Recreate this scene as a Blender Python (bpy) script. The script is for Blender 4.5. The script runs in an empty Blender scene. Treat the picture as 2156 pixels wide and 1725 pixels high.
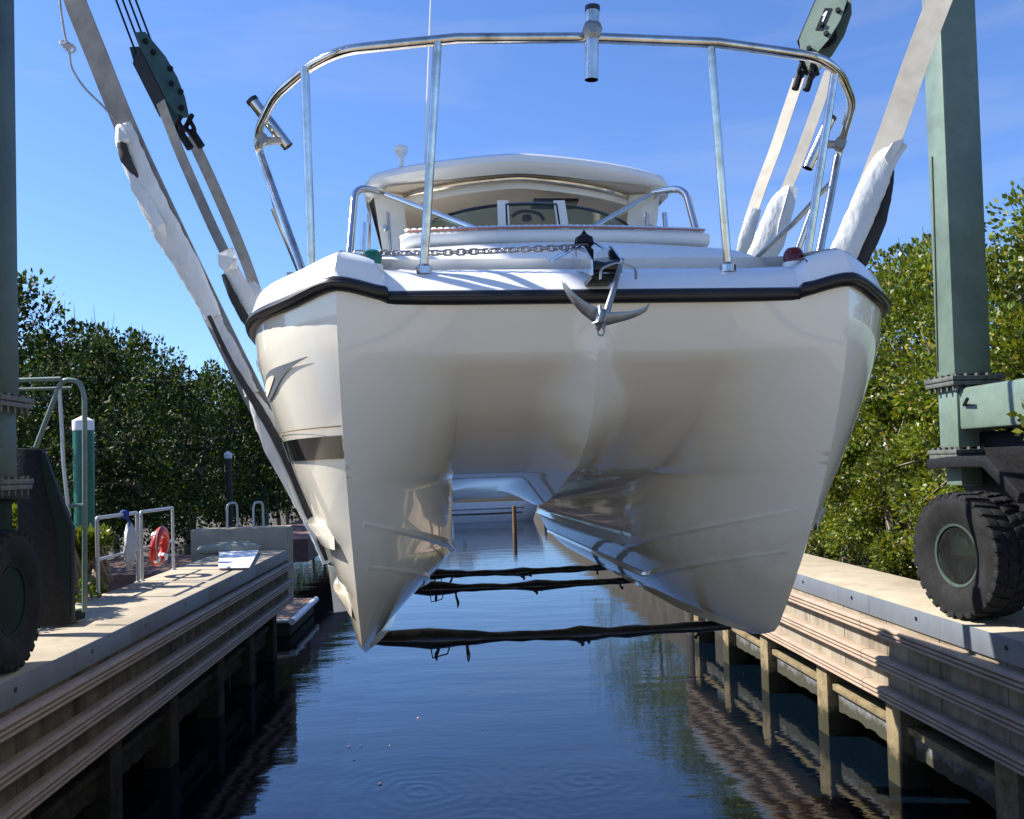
import bpy, bmesh, math, random
import numpy as np
from mathutils import Vector, Matrix
random.seed(7); RNG=np.random.default_rng(7)
R_=math.radians
S=bpy.context.scene; COL=S.collection
# ------------------------------------------------------------------ camera
F=1885.; EYE=Vector((0,0,3.62)); YAW=R_(3.58); PIT=R_(1.6); ROL=R_(1.6); SH=70.
fw=Vector((math.sin(YAW)*math.cos(PIT),math.cos(YAW)*math.cos(PIT),math.sin(PIT)))
r0=Vector((math.cos(YAW),-math.sin(YAW),0)); u0=r0.cross(fw)
cr=r0*math.cos(ROL)-u0*math.sin(ROL); cu=r0*math.sin(ROL)+u0*math.cos(ROL)
cam=bpy.data.cameras.new('camera'); co=bpy.data.objects.new('camera',cam); COL.objects.link(co)
m=Matrix((cr,cu,-fw)).transposed().to_4x4(); m.translation=EYE; co.matrix_world=m
cam.sensor_width=36; cam.lens=36*F/2156; cam.shift_y=SH/2156; cam.clip_end=3000; cam.clip_start=.05
S.camera=co
def ray(u,v): return fw+cr*((u-1078)/F)+cu*((862.5+SH-v)/F)
def AY(u,v,Y): d=ray(u,v); return EYE+d*(Y/d.y)          # reference measurement -> world point at distance Y
def AX(u,v,X): d=ray(u,v); return EYE+d*(X/d.x)
def AZ(u,v,Z): d=ray(u,v); return EYE+d*((Z-EYE.z)/d.z)
# ------------------------------------------------------------------ sky, sun, exposure
SUN=Vector((-.70,.175,.69)).normalized()
W=bpy.data.worlds.new('World'); S.world=W; W.use_nodes=True
nt=W.node_tree; bg=nt.nodes['Background']
sky=nt.nodes.new('ShaderNodeTexSky'); sky.sky_type='NISHITA'; sky.sun_disc=False
sky.sun_elevation=math.asin(SUN.z); sky.sun_rotation=math.atan2(SUN.x,SUN.y)
sky.air_density=1.0; sky.dust_density=.3; sky.ozone_density=3.0; sky.altitude=0
tint=nt.nodes.new('ShaderNodeVectorMath'); tint.operation='MULTIPLY'; tint.inputs[1].default_value=(.68,.86,1.20)
nt.links.new(sky.outputs[0],tint.inputs[0]); wt=nt.nodes.new('ShaderNodeTexCoord'); wm_=nt.nodes.new('ShaderNodeMapping'); wm_.inputs['Scale'].default_value=(1.2,1.2,7); wm_.inputs['Rotation'].default_value=(0,.25,0)
wn=nt.nodes.new('ShaderNodeTexNoise'); wn.inputs['Scale'].default_value=2.2; wn.inputs['Detail'].default_value=9; wn.inputs['Distortion'].default_value=.6
wr_=nt.nodes.new('ShaderNodeMapRange'); wr_.inputs[1].default_value=.52; wr_.inputs[2].default_value=.82; wr_.inputs[4].default_value=.28
nt.links.new(wt.outputs['Generated'],wm_.inputs[0]); nt.links.new(wm_.outputs[0],wn.inputs['Vector']); nt.links.new(wn.outputs['Fac'],wr_.inputs[0])
wx=nt.nodes.new('ShaderNodeMix'); wx.data_type='RGBA'; nt.links.new(wr_.outputs[0],wx.inputs[0]); nt.links.new(tint.outputs[0],wx.inputs[6]); wx.inputs[7].default_value=(3.6,3.9,4.4,1)
nt.links.new(wx.outputs[2],bg.inputs[0]); bg.inputs[1].default_value=.08
sl=bpy.data.lights.new('sun','SUN'); sl.energy=5.0; sl.angle=R_(.53); sl.color=(1,.95,.87)
so=bpy.data.objects.new('sun',sl); COL.objects.link(so); so.rotation_euler=SUN.to_track_quat('Z','Y').to_euler(); so.location=(-10,5,20)
S.view_settings.view_transform='Standard'; S.view_settings.look='None'; S.view_settings.gamma=1; S.view_settings.exposure=1.2
# ------------------------------------------------------------------ materials
def mat(name,col,rough=.5,metal=0.,var=.12,scale=3.,bump=0.,bscale=40.,coat=0.,ior=1.5,streak=0.,col2=None,stain=0.,trans=0.,emit=None,tide=None,tsoft=.12,tcol=(.03,.028,.014),tmax=1.):
    M=bpy.data.materials.new(name); M.use_nodes=True; t=M.node_tree; p=t.nodes['Principled BSDF']; L=t.links.new
    p.inputs['Roughness'].default_value=rough; p.inputs['Metallic'].default_value=metal; p.inputs['IOR'].default_value=ior
    if coat: p.inputs['Coat Weight'].default_value=coat; p.inputs['Coat Roughness'].default_value=.04
    if trans: p.inputs['Transmission Weight'].default_value=trans
    tc=t.nodes.new('ShaderNodeTexCoord')
    mp=t.nodes.new('ShaderNodeMapping'); L(tc.outputs['Object'],mp.inputs[0]); mp.inputs['Scale'].default_value=(1,1,1-streak*.9)
    n=t.nodes.new('ShaderNodeTexNoise'); n.inputs['Scale'].default_value=scale; n.inputs['Detail'].default_value=8; n.inputs['Roughness'].default_value=.65; L(mp.outputs[0],n.inputs['Vector'])
    r=t.nodes.new('ShaderNodeValToRGB'); L(n.outputs['Fac'],r.inputs[0])
    c=Vector(col); c2=Vector(col2) if col2 else c*(1+var)
    a=c*(1-var)
    r.color_ramp.elements[0].position=.32; r.color_ramp.elements[0].color=(*a,1)
    r.color_ramp.elements[1].position=.68; r.color_ramp.elements[1].color=(*c2,1)
    out=r.outputs[0]
    if stain:
        n2=t.nodes.new('ShaderNodeTexNoise'); n2.inputs['Scale'].default_value=scale*.45; n2.inputs['Detail'].default_value=10; n2.inputs['Roughness'].default_value=.75
        L(mp.outputs[0],n2.inputs['Vector'])
        r2=t.nodes.new('ShaderNodeValToRGB'); r2.color_ramp.elements[0].position=.48; r2.color_ramp.elements[1].position=.66; L(n2.outputs['Fac'],r2.inputs[0])
        mx=t.nodes.new('ShaderNodeMix'); mx.data_type='RGBA'; mx.blend_type='MULTIPLY'
        mm=t.nodes.new('ShaderNodeMath'); mm.operation='MULTIPLY'; mm.inputs[1].default_value=stain; L(r2.outputs[0],mm.inputs[0]); L(mm.outputs[0],mx.inputs[0])
        L(out,mx.inputs[6]); mx.inputs[7].default_value=(.32,.27,.2,1); out=mx.outputs[2]
    if tide:
        sp=t.nodes.new('ShaderNodeSeparateXYZ'); L(tc.outputs['Object'],sp.inputs[0])
        nz=t.nodes.new('ShaderNodeTexNoise'); nz.inputs['Scale'].default_value=7; nz.inputs['Detail'].default_value=6; L(tc.outputs['Object'],nz.inputs['Vector'])
        ad=t.nodes.new('ShaderNodeMath'); ad.operation='MULTIPLY_ADD'; ad.inputs[1].default_value=-.35; L(nz.outputs['Fac'],ad.inputs[0]); L(sp.outputs['Z'],ad.inputs[2])
        rg=t.nodes.new('ShaderNodeMapRange'); rg.inputs[1].default_value=tide-.10-tsoft; rg.inputs[2].default_value=tide-.10; rg.inputs[3].default_value=tmax; rg.inputs[4].default_value=0; L(ad.outputs[0],rg.inputs[0])
        mt=t.nodes.new('ShaderNodeMix'); mt.data_type='RGBA'; L(rg.outputs[0],mt.inputs[0]); L(out,mt.inputs[6]); mt.inputs[7].default_value=(*tcol,1); out=mt.outputs[2]
    L(out,p.inputs['Base Color'])
    if bump:
        b=t.nodes.new('ShaderNodeBump'); b.inputs['Strength'].default_value=bump; b.inputs['Distance'].default_value=.02
        n3=t.nodes.new('ShaderNodeTexNoise'); n3.inputs['Scale'].default_value=bscale; n3.inputs['Detail'].default_value=6; L(mp.outputs[0],n3.inputs['Vector'])
        L(n3.outputs['Fac'],b.inputs['Height']); L(b.outputs[0],p.inputs['Normal'])
    return M
MT=dict(
 gel=mat('gelcoat',(.83,.775,.655),.22,var=.035,scale=1.2,coat=1.0,stain=.05,tide=3.25,tsoft=.35,tcol=(.42,.34,.20),tmax=.55),
 gelw=mat('gelcoat_white',(.80,.80,.78),.2,var=.03,scale=2,coat=.5),
 liner=mat('headliner',(.66,.56,.45),.8,var=.08),
 black=mat('black_rubber',(.012,.012,.014),.3,var=.3),
 stripe=mat('black_stripe',(.01,.01,.012),.12,var=.1,coat=.5),
 gold=mat('gold_line',(.25,.15,.07),.3,var=.1),
 steel=mat('stainless_steel',(.72,.70,.67),.09,metal=1,var=.1,scale=8,col2=(.80,.79,.77)),
 steelr=mat('rail_steel',(.68,.64,.58),.13,metal=1,var=.2,scale=9,stain=.6),
 galv=mat('galvanised',(.27,.29,.30),.42,metal=.7,var=.2,scale=14,bump=.15),
 chain=mat('chain_steel',(.22,.22,.23),.4,metal=.8,var=.3,scale=30),
 cush=mat('vinyl',(.74,.75,.74),.4,var=.04,bump=.05),
 piping=mat('piping',(.35,.16,.13),.5),
 glass=mat('tinted_glass',(.05,.10,.08),.03,var=.05,ior=1.5),
 plast=mat('white_plastic',(.60,.61,.60),.38,var=.10,scale=9,bump=.7,bscale=14,streak=.6,stain=.15),
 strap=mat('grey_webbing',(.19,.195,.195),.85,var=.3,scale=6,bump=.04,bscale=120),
 straps=mat('sunlit_webbing',(.42,.39,.33),.85,var=.15,scale=6,bump=.04,bscale=120),  # paler webbing copy, sunlight put into the colour of the right-hand straps
 pad=mat('black_pad',(.035,.033,.033),.6,var=.3),
 wet=mat('wet_black_plastic',(.012,.012,.012),.12,var=.3,bump=.6,bscale=9),
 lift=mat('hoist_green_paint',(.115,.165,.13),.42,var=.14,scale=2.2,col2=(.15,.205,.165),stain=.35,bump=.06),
 liftd=mat('hoist_green_shaded',(.010,.02,.016),.75,var=.2,scale=3,stain=.3),  # hoist green darkened further to carry the left side's shade
 liftb=mat('block_teal',(.035,.075,.072),.45,var=.15,scale=8,stain=.5),
 iron=mat('greasy_iron',(.012,.012,.013),.55,metal=.3,var=.4,scale=20,bump=.2),
 flange=mat('weathered_flange',(.09,.095,.085),.6,var=.3,scale=10,stain=.5),
 tyre=mat('tyre_rubber',(.018,.018,.019),.8,var=.3,scale=6,bump=.2,bscale=30,stain=.2),
 conc=mat('concrete_deck',(.37,.315,.23),.85,var=.10,scale=2.5,bump=.2,bscale=60,stain=.3),
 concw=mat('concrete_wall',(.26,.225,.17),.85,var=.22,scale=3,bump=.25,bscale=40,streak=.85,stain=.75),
 concwd=mat('shaded_stained_wall',(.06,.055,.035),.85,var=.4,scale=3,bump=.25,bscale=40,streak=.85,stain=.6,col2=(.15,.125,.085)),  # left wall's shade darkened into the stained concrete colour
 liftm=mat('shade_dark_hoist_paint',(.05,.075,.062),.5,var=.2,scale=2,stain=.4),  # hoist green with the left leg's shade put in; rim, conduit share it
 piled=mat('shaded_concrete',(.035,.030,.020),.85,var=.4,scale=5,bump=.4,bscale=40,stain=.6),  # pile concrete darkened to hold the shade on and under the piers
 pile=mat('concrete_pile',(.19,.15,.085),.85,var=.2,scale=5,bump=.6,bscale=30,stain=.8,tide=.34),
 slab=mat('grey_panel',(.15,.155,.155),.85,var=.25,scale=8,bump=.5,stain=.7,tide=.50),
 cope=mat('steel_coping',(.15,.17,.195),.5,metal=.25,var=.12,scale=5,streak=.8,bump=.1),
 fend=mat('composite_fender',(.30,.225,.165),.6,var=.12,scale=4,bump=.15,stain=.3),
 alum=mat('aluminium_rail',(.45,.45,.44),.4,metal=.5,var=.08,scale=10),
 red=mat('red_ring',(.5,.018,.008),.35,var=.08),
 navg=mat('green_lens',(.0,.12,.06),.08,var=.1,coat=.6),
 navr=mat('red_lens',(.10,.002,.004),.12,var=.1),
 pgreen=mat('green_pile',(.0,.11,.07),.4,var=.2,scale=4),
 white=mat('white_paint',(.78,.78,.78),.5,var=.05),
 bwood=mat('brown_pile',(.16,.09,.04),.8,var=.3,scale=6,streak=.8),
 dwood=mat('dark_pile',(.035,.028,.018),.7,var=.4,scale=6,streak=.8,bump=.4),
 wood=mat('float_decking',(.33,.2,.12),.7,var=.15,scale=6,bump=.2),
 brick=mat('walkway_brick',(.14,.075,.055),.8,var=.25,scale=8),
 rope=mat('rope',(.30,.31,.32),.8,var=.3,scale=30,bump=.4,bscale=90),
 blue=mat('blue_cloth',(.02,.06,.28),.8,var=.3,scale=20),
 cloth=mat('white_cloth',(.45,.45,.47),.85,var=.15,scale=10,bump=.5,bscale=20),
 sandb=mat('fender_canvas',(.30,.29,.22),.8,var=.15,scale=8,bump=.4),
 bark=mat('bark',(.17,.14,.10),.85,var=.3,scale=9,bump=.5),
 earth=mat('earth',(.055,.045,.03),.9,var=.4,scale=1.5,bump=.5),
 quay=mat('quay_gravel',(.27,.235,.175),.9,var=.2,scale=.7),
 black2=mat('registration_black',(.012,.012,.012),.3),
 olf=mat('dead_leaf',(.55,.22,.10),.6,var=.3,scale=30),
)
def leafmat(name,c1,c2,c3,rough=.42,tr=.28):
    M=bpy.data.materials.new(name); M.use_nodes=True; t=M.node_tree; L=t.links.new; p=t.nodes['Principled BSDF']; p.inputs['Specular IOR Level'].default_value=.22 if 'dark' in name else .4
    g=t.nodes.new('ShaderNodeNewGeometry'); r=t.nodes.new('ShaderNodeValToRGB'); L(g.outputs['Random Per Island'],r.inputs[0])
    e=r.color_ramp.elements; e[0].position=0; e[0].color=(*c1,1); e[1].position=.75; e[1].color=(*c2,1)
    x=e.new(.97); x.color=(*c3,1)
    n=t.nodes.new('ShaderNodeTexNoise'); n.inputs['Scale'].default_value=.9; n.inputs['Detail'].default_value=3
    tc=t.nodes.new('ShaderNodeTexCoord'); L(tc.outputs['Object'],n.inputs['Vector'])
    h=t.nodes.new('ShaderNodeMapRange'); h.inputs[1].default_value=.3; h.inputs[2].default_value=.7; h.inputs[3].default_value=.45; h.inputs[4].default_value=1.6; L(n.outputs['Fac'],h.inputs[0])
    mx=t.nodes.new('ShaderNodeVectorMath'); mx.operation='SCALE'; L(r.outputs[0],mx.inputs[0]); L(h.outputs[0],mx.inputs[3])
    L(mx.outputs[0],p.inputs['Base Color']); p.inputs['Roughness'].default_value=rough
    tl=t.nodes.new('ShaderNodeBsdfTranslucent'); sc=t.nodes.new('ShaderNodeVectorMath'); sc.operation='MULTIPLY'; L(mx.outputs[0],sc.inputs[0]); sc.inputs[1].default_value=(1.5,1.6,.7); L(sc.outputs[0],tl.inputs[0])
    ms=t.nodes.new('ShaderNodeMixShader'); ms.inputs[0].default_value=tr; L(p.outputs[0],ms.inputs[1]); L(tl.outputs[0],ms.inputs[2])
    L(ms.outputs[0],t.nodes['Material Output'].inputs[0]); return M
LF_D=leafmat('mangrove_leaf_dark',(.004,.014,.003),(.030,.062,.007),(.11,.12,.02),.6,.2)  # leaf green darkened for the backlit left trees; far woods share it
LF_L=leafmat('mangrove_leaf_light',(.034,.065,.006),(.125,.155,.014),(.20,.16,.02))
def water_mat():
    M=bpy.data.materials.new('water'); M.use_nodes=True; t=M.node_tree; L=t.links.new; p=t.nodes['Principled BSDF']
    p.inputs['Base Color'].default_value=(.0012,.004,.008,1); p.inputs['Roughness'].default_value=.015; p.inputs['IOR'].default_value=1.78
    g=t.nodes.new('ShaderNodeTexCoord'); 
    def noise(sc,sx,sy,d=3):
        mp=t.nodes.new('ShaderNodeMapping'); mp.inputs['Scale'].default_value=(sx,sy,1); L(g.outputs['Object'],mp.inputs[0])
        n=t.nodes.new('ShaderNodeTexNoise'); n.inputs['Scale'].default_value=sc; n.inputs['Detail'].default_value=d; L(mp.outputs[0],n.inputs['Vector']); return n.outputs['Fac']
    def math_(op,a,b=None,c=None):
        n=t.nodes.new('ShaderNodeMath'); n.operation=op
        for i,x in enumerate((a,b,c)):
            if x is None: continue
            if isinstance(x,(int,float)): n.inputs[i].default_value=x
            else: L(x,n.inputs[i])
        return n.outputs[0]
    h=math_('MULTIPLY',noise(.9,.5,1.2,2),.012)
    h=math_('ADD',h,math_('MULTIPLY',noise(5,.7,1.6,3),.0022))
    for (u,v,amp,rad) in ((883,1668,.0030,1.6),(1215,1645,.0022,1.1),(1262,1642,.0018,.9),(1130,1664,.0016,.8),(1010,1760,.003,1.4)):
        c=AZ(u,v,0)
        vm=t.nodes.new('ShaderNodeVectorMath'); vm.operation='DISTANCE'; L(g.outputs['Object'],vm.inputs[0]); vm.inputs[1].default_value=c
        d=math_('ADD',vm.outputs['Value'],math_('MULTIPLY',noise(3,1,1,2),.22))
        w=math_('MULTIPLY',math_('SINE',math_('MULTIPLY',d,34.)),math_('MULTIPLY',math_('POWER',2.718,math_('MULTIPLY',d,-2.2/rad)),amp))
        h=math_('ADD',h,math_('MULTIPLY',w,.5))
    b=t.nodes.new('ShaderNodeBump'); b.inputs['Strength'].default_value=1; b.inputs['Distance'].default_value=1.; L(h,b.inputs['Height']); L(b.outputs[0],p.inputs['Normal'])
    return M
MT['water']=water_mat()
def glassmat():
    M=bpy.data.materials.new('windscreen_glass'); M.use_nodes=True; t=M.node_tree; L=t.links.new
    tr=t.nodes.new('ShaderNodeBsdfTransparent'); tr.inputs[0].default_value=(.55,.72,.62,1); g=t.nodes.new('ShaderNodeBsdfGlossy'); g.inputs['Roughness'].default_value=.02
    fr=t.nodes.new('ShaderNodeFresnel'); fr.inputs[0].default_value=1.6; mx=t.nodes.new('ShaderNodeMixShader'); L(fr.outputs[0],mx.inputs[0]); L(tr.outputs[0],mx.inputs[1]); L(g.outputs[0],mx.inputs[2]); L(mx.outputs[0],t.nodes['Material Output'].inputs[0]); return M
MT['glass']=glassmat()
for k_,v_ in (('iron',.15),('liftd',.15),('tyre',.12),('piled',.1),('concwd',.12),('liftm',.3),('pad',.2),('conc',.25),('concw',.2),('fend',.3),('pile',.2)): MT[k_].node_tree.nodes['Principled BSDF'].inputs['Specular IOR Level'].default_value=v_
MT['iron'].node_tree.nodes['Principled BSDF'].inputs['Metallic'].default_value=0
# ------------------------------------------------------------------ mesh helpers
V=Vector
class MB:
    def __init__(s): s.v=[]; s.f=[]
    def add(s,vs,fs):
        o=len(s.v); s.v+= [tuple(x) for x in vs]; s.f+=[tuple(i+o for i in f) for f in fs]; return s
    def box(s,a,b,R=None,c=None,bev=0):
        x0,y0,z0=a; x1,y1,z1=b
        vs=[V((x,y,z)) for x in (x0,x1) for y in (y0,y1) for z in (z0,z1)]
        if R is not None:
            c=V(c) if c is not None else V(((x0+x1)/2,(y0+y1)/2,(z0+z1)/2)); vs=[R@(p-c)+c for p in vs]
        return s.add(vs,[(0,1,3,2),(4,6,7,5),(0,4,5,1),(2,3,7,6),(0,2,6,4),(1,5,7,3)])
    def tube(s,pts,r,n=8,closed=False,ry=None,caps=True,ref=None):
        pts=[V(p) for p in pts]; N=len(pts); rows=[]
        rr=r if hasattr(r,'__len__') else [r]*N
        up=V(ref) if ref else None; prev=None
        for i,p in enumerate(pts):
            a=pts[(i-1)%N] if (closed or i>0) else p; b=pts[(i+1)%N] if (closed or i<N-1) else p
            t=(b-a).normalized()
            if prev is None:
                q=up if up is not None else (V((0,0,1)) if abs(t.z)<.9 else V((1,0,0)))
            else: q=prev if up is None else up
            x=(q-t*q.dot(t)).normalized(); prev=x; y=t.cross(x)
            k=(ry if ry else 1)
            rows.append([p+x*math.cos(2*math.pi*j/n)*rr[i]+y*math.sin(2*math.pi*j/n)*rr[i]*k for j in range(n)])
        o=[]; 
        for rw in rows: o+=rw
        fs=[]
        M=N if closed else N-1
        for i in range(M):
            for j in range(n):
                a=i*n+j; b=i*n+(j+1)%n; c=((i+1)%N)*n+(j+1)%n; d=((i+1)%N)*n+j; fs.append((a,b,c,d))
        if caps and not closed: fs.append(tuple(reversed(range(n)))); fs.append(tuple(range((N-1)*n,N*n)))
        return s.add(o,fs)
    def lathe(s,prof,org,axis=(0,0,1),n=24,R=None):
        ax=V(axis).normalized(); q=V((1,0,0)) if abs(ax.x)<.9 else V((0,1,0)); x=(q-ax*q.dot(ax)).normalized(); y=ax.cross(x); org=V(org)
        o=[]
        for r,h in prof:
            o+=[org+ax*h+x*r*math.cos(2*math.pi*j/n)+y*r*math.sin(2*math.pi*j/n) for j in range(n)]
        fs=[(i*n+j,i*n+(j+1)%n,(i+1)*n+(j+1)%n,(i+1)*n+j) for i in range(len(prof)-1) for j in range(n)]
        if prof[0][0]>1e-4: fs.append(tuple(reversed(range(n))))
        if prof[-1][0]>1e-4: fs.append(tuple(range((len(prof)-1)*n,len(prof)*n)))
        return s.add(o,fs)
    def grid(s,rows,closed=False,flip=False):
        n=len(rows[0]); o=[]
        for r in rows: o+=r
        fs=[]
        for i in range(len(rows)-1):
            for j in range(n if closed else n-1):
                f=(i*n+j,i*n+(j+1)%n,(i+1)*n+(j+1)%n,(i+1)*n+j); fs.append(tuple(reversed(f)) if flip else f)
        return s.add(o,fs)
    def prism(s,poly,d):                       # poly: list of 3D points (planar), extruded by vector d
        d=V(d); n=len(poly); o=[V(p) for p in poly]+[V(p)+d for p in poly]
        return s.add(o,[tuple(reversed(range(n))),tuple(range(n,2*n))]+[(i,(i+1)%n,n+(i+1)%n,n+i) for i in range(n)])
    def ribbon(s,pts,w,t,wd):                  # flat strap; w,wd per point (width, width direction)
        N=len(pts); pts=[V(p) for p in pts]; rows=[]
        for i,p in enumerate(pts):
            a=pts[max(i-1,0)]; b=pts[min(i+1,N-1)]; tg=(b-a).normalized()
            d=V(wd[i] if isinstance(wd,list) else wd); d=(d-tg*d.dot(tg)).normalized(); nn=tg.cross(d)
            ww=(w[i] if hasattr(w,'__len__') else w)/2; th=t/2
            rows.append([p+d*ww+nn*th,p-d*ww+nn*th,p-d*ww-nn*th,p+d*ww-nn*th])
        s.grid(rows,closed=True); b=len(s.v)-4*N
        s.f.append((b+3,b+2,b+1,b)); e=len(s.v)-4; s.f.append((e,e+1,e+2,e+3)); return s
    def build(s,name,m,parent=None,smooth=False,ang=40,weld=False,bevel=0,kind=None,local=False,sub=0,label=None):
        me=bpy.data.meshes.new(name); me.from_pydata(s.v,[],s.f); 
        if weld or bevel:
            bm=bmesh.new(); bm.from_mesh(me); bmesh.ops.remove_doubles(bm,verts=bm.verts,dist=1e-4)
            bmesh.ops.recalc_face_normals(bm,faces=bm.faces)
            if bevel:
                ed=[e for e in bm.edges if len(e.link_faces)==2 and e.calc_face_angle(0)>R_(35)]
                bmesh.ops.bevel(bm,geom=ed,offset=bevel,segments=2,affect='EDGES',profile=.5,clamp_overlap=True)
            bm.to_mesh(me); bm.free()
        me.materials.append(MT[m] if isinstance(m,str) else m)
        if smooth or bevel:
            me.polygons.foreach_set('use_smooth',[True]*len(me.polygons)); me.set_sharp_from_angle(angle=R_(ang))
        me.update()
        o=bpy.data.objects.new(name,me); COL.objects.link(o)
        if sub:
            md=o.modifiers.new('sub','SUBSURF'); md.levels=sub; md.render_levels=sub
        if kind: o['kind']=kind
        if label: o['label']=label
        if parent is not None: attach(o,parent,local)
        return o
def attach(o,parent,local=False):
    o.parent=parent
    if not local:
        root=parent
        w=V(parent.get('wloc',(0,0,0)))
        o.matrix_parent_inverse=Matrix.Translation(-w)
    o['wloc']=(0,0,0) if not local else (0,0,0)
def thing(name,label,cat,loc,group=None,rz=0):
    o=bpy.data.objects.new(name,None); COL.objects.link(o); o.location=loc; o.rotation_euler=(0,0,rz); o.empty_display_size=.3
    o['label']=label; o['category']=cat; o['wloc']=tuple(loc)
    if group: o['group']=group
    return o
def tag(o,label,cat,group=None):
    o['label']=label; o['category']=cat
    if group: o['group']=group
    return o
def smooth_path(pts,n=6,closed=False):
    pts=[V(p) for p in pts]; out=[]; N=len(pts)
    for i in range(N-1):
        p0=pts[max(i-1,0)]; p1=pts[i]; p2=pts[i+1]; p3=pts[min(i+2,N-1)]
        for k in range(n):
            t=k/n
            out.append(.5*((2*p1)+(p2-p0)*t+(2*p0-5*p1+4*p2-p3)*t*t+(3*p1-p0-3*p2+p3)*t**3))
    out.append(pts[-1]); return out
def bend(pts,r,n=6):                            # round the corners of a polyline
    pts=[V(p) for p in pts]; out=[pts[0]]
    for i in range(1,len(pts)-1):
        a,b,c=pts[i-1:i+2]; d1=(a-b); d2=(c-b); k=min(r,d1.length*.45,d2.length*.45); p=b+d1.normalized()*k; q=b+d2.normalized()*k
        for j in range(n+1):
            t=j/n; out.append(p*(1-t)**2+b*2*t*(1-t)+q*t*t)
    out.append(pts[-1]); return out
def lerp(a,b,t): return a+(b-a)*t
def interp(x,xs,ys): return float(np.interp(x,xs,ys))
def sstep(a,b,x): t=min(max((x-a)/(b-a),0),1); return t*t*(3-2*t)
# ================================================================== SETTING
DZ=2.02; LX=-3.62; RX=4.73
# water
wm=MB(); wm.grid([[(-400,y,0),(400,y,0)] for y in (-60,600)]); o=wm.build('water','water'); o['kind']='structure'
gm=MB()
gm.grid([[(x,y,z) for x,z in ((5.95,-1.),(6.05,1.55),(7,1.7),(30,1.8),(900,2.))] for y in (1.2,300)]) 
gm.grid([[(x,y,z) for x,z in ((-8.6,-1.),(-9.2,.35),(-12,.7),(-40,1.),(-900,1.2))][::-1] for y in (5.5,300)]) 
gm.grid([[(x,y,z) for x in (-900,900)] for y,z in ((118,-1),(120,.4),(900,1.))])
o=gm.build('ground','earth'); o['kind']='structure'
qm=MB(); qm.box((-60,-120,-.5),(60,1.0,DZ)); o=qm.build('quay','quay'); o['kind']='structure'
# ---- runway piers
FENZ=(1.62,1.265,.93)
def fender_mesh(L,sgn):
    # three rounded ribs; profile in (out, z), out toward the slip
    pr=[(0,.14),(.085,.14),(.1,.132)]
    for k in range(3):
        zt=.13-k*.045
        for a in range(6):
            t=a/5*math.pi; pr.append((.103+.020*math.sin(t),zt-.02+.018*math.cos(t)))
        if k<2: pr.append((.088,zt-.0425))
    pr+=[(.095,0),(0,0)]
    b=MB(); n=len(pr)
    o=[(sgn*p,0,z) for p,z in pr]+[(sgn*p,L,z) for p,z in pr]
    b.add(o,[tuple(range(n)),tuple(reversed(range(n,2*n)))]+[(i,(i+1)%n,n+(i+1)%n,n+i) for i in range(n)])
    return b
def pier(X,sgn,back,label,loc,ys,ye,pys):
    PM='piled' if sgn>0 else 'pile'; LM='piled' if sgn>0 else 'slab'; WM='concwd' if sgn>0 else 'concw'  # left pier takes the shade-darkened copies of its concrete
    t=thing('runway_pier',label,'pier',loc,'runway piers either side of the slip')
    w=sgn*1
    # deck slabs
    y=ys; 
    while y<ye-.1:
        L=min(3.05,ye-y); b=MB(); x0,x1=sorted((X-sgn*.012,back))
        b.box((x0,y+.004,DZ-.22),(x1,y+L-.004,DZ)); b.build('deck_slab','conc',t,bevel=.006)
        b=MB(); x0,x1=sorted((X-sgn*.012,X+sgn*.004)); b.box((x0,y+.003,DZ-.215),(x1,y+L-.003,DZ+.004)); c=b.build('coping_plate','cope',t,bevel=.003)
        for q in (.45,1.98):
            b=MB(); p=(X+sgn*.0045,y+q,DZ-.085); b.lathe([(.0001,0),(.022,0),(.022,.006),(.0001,.006)],p,(sgn,0,0),10); b.build('bolt_hole','black2',c)
        y+=L
    # wall panels under the coping, joints recessed
    y=ys
    while y<ye-.1:
        L=min(1.1,ye-y); b=MB(); d=random.uniform(0,.006); x0,x1=sorted((X-sgn*(.02+d),X-sgn*.25))
        b.box((x0,y+.006,.96),(x1,y+L-.006,DZ-.225)); b.build('wall_panel',WM,t)
        y+=L
    for z in FENZ:
        y=ys; first=True; shared={}
        while y<ye-.1:
            L=min(4.6,ye-y+.1)
            b=fender_mesh(L-.012,sgn)
            o=b.build('fender_rail','fend',t,smooth=True,ang=50)
            o.location=(X-sgn*.018,y,z); y+=4.6
    # pilings, wales and lower panels
    for i,py in enumerate(pys):
        b=MB(); x0,x1=sorted((X-sgn*.03,X-sgn*.37)); b.box((x0,py-.17,-2),(x1,py+.17,1.3)); b.build('piling',PM,t,bevel=.015)
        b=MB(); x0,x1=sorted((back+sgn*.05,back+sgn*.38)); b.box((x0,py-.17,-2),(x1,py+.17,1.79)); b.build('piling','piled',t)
        if i+1<len(pys):
            a=py+.17; e=pys[i+1]-.17
            b=MB(); x0,x1=sorted((X-sgn*.10,X-sgn*.34)); b.box((x0,a,.60),(x1,e,.68)); b.build('wale',PM,t,bevel=.008)
            b=MB(); rows=[]; xx=X-sgn*.17; n=14
            bot=[.34+random.uniform(-.02,.02) for _ in range(n+1)]
            pol=[(xx,lerp(a,e,k/n),bot[k]) for k in range(n+1)]+[(xx,e,.6),(xx,a,.6)]
            b.prism(pol,(-sgn*.12,0,0)); b.build('lower_panel',LM,t)
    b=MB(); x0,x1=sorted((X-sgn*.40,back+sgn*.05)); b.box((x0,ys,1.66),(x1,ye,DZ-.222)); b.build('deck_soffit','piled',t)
    b=MB(); x0,x1=sorted((back+sgn*.02,back+sgn*.05)); b.box((x0,ys,-1.5),(x1,ye,DZ-.224)); b.build('rear_light_blocker','piled',t)  # unseen sheet added to keep light from under the deck
    return t
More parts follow.
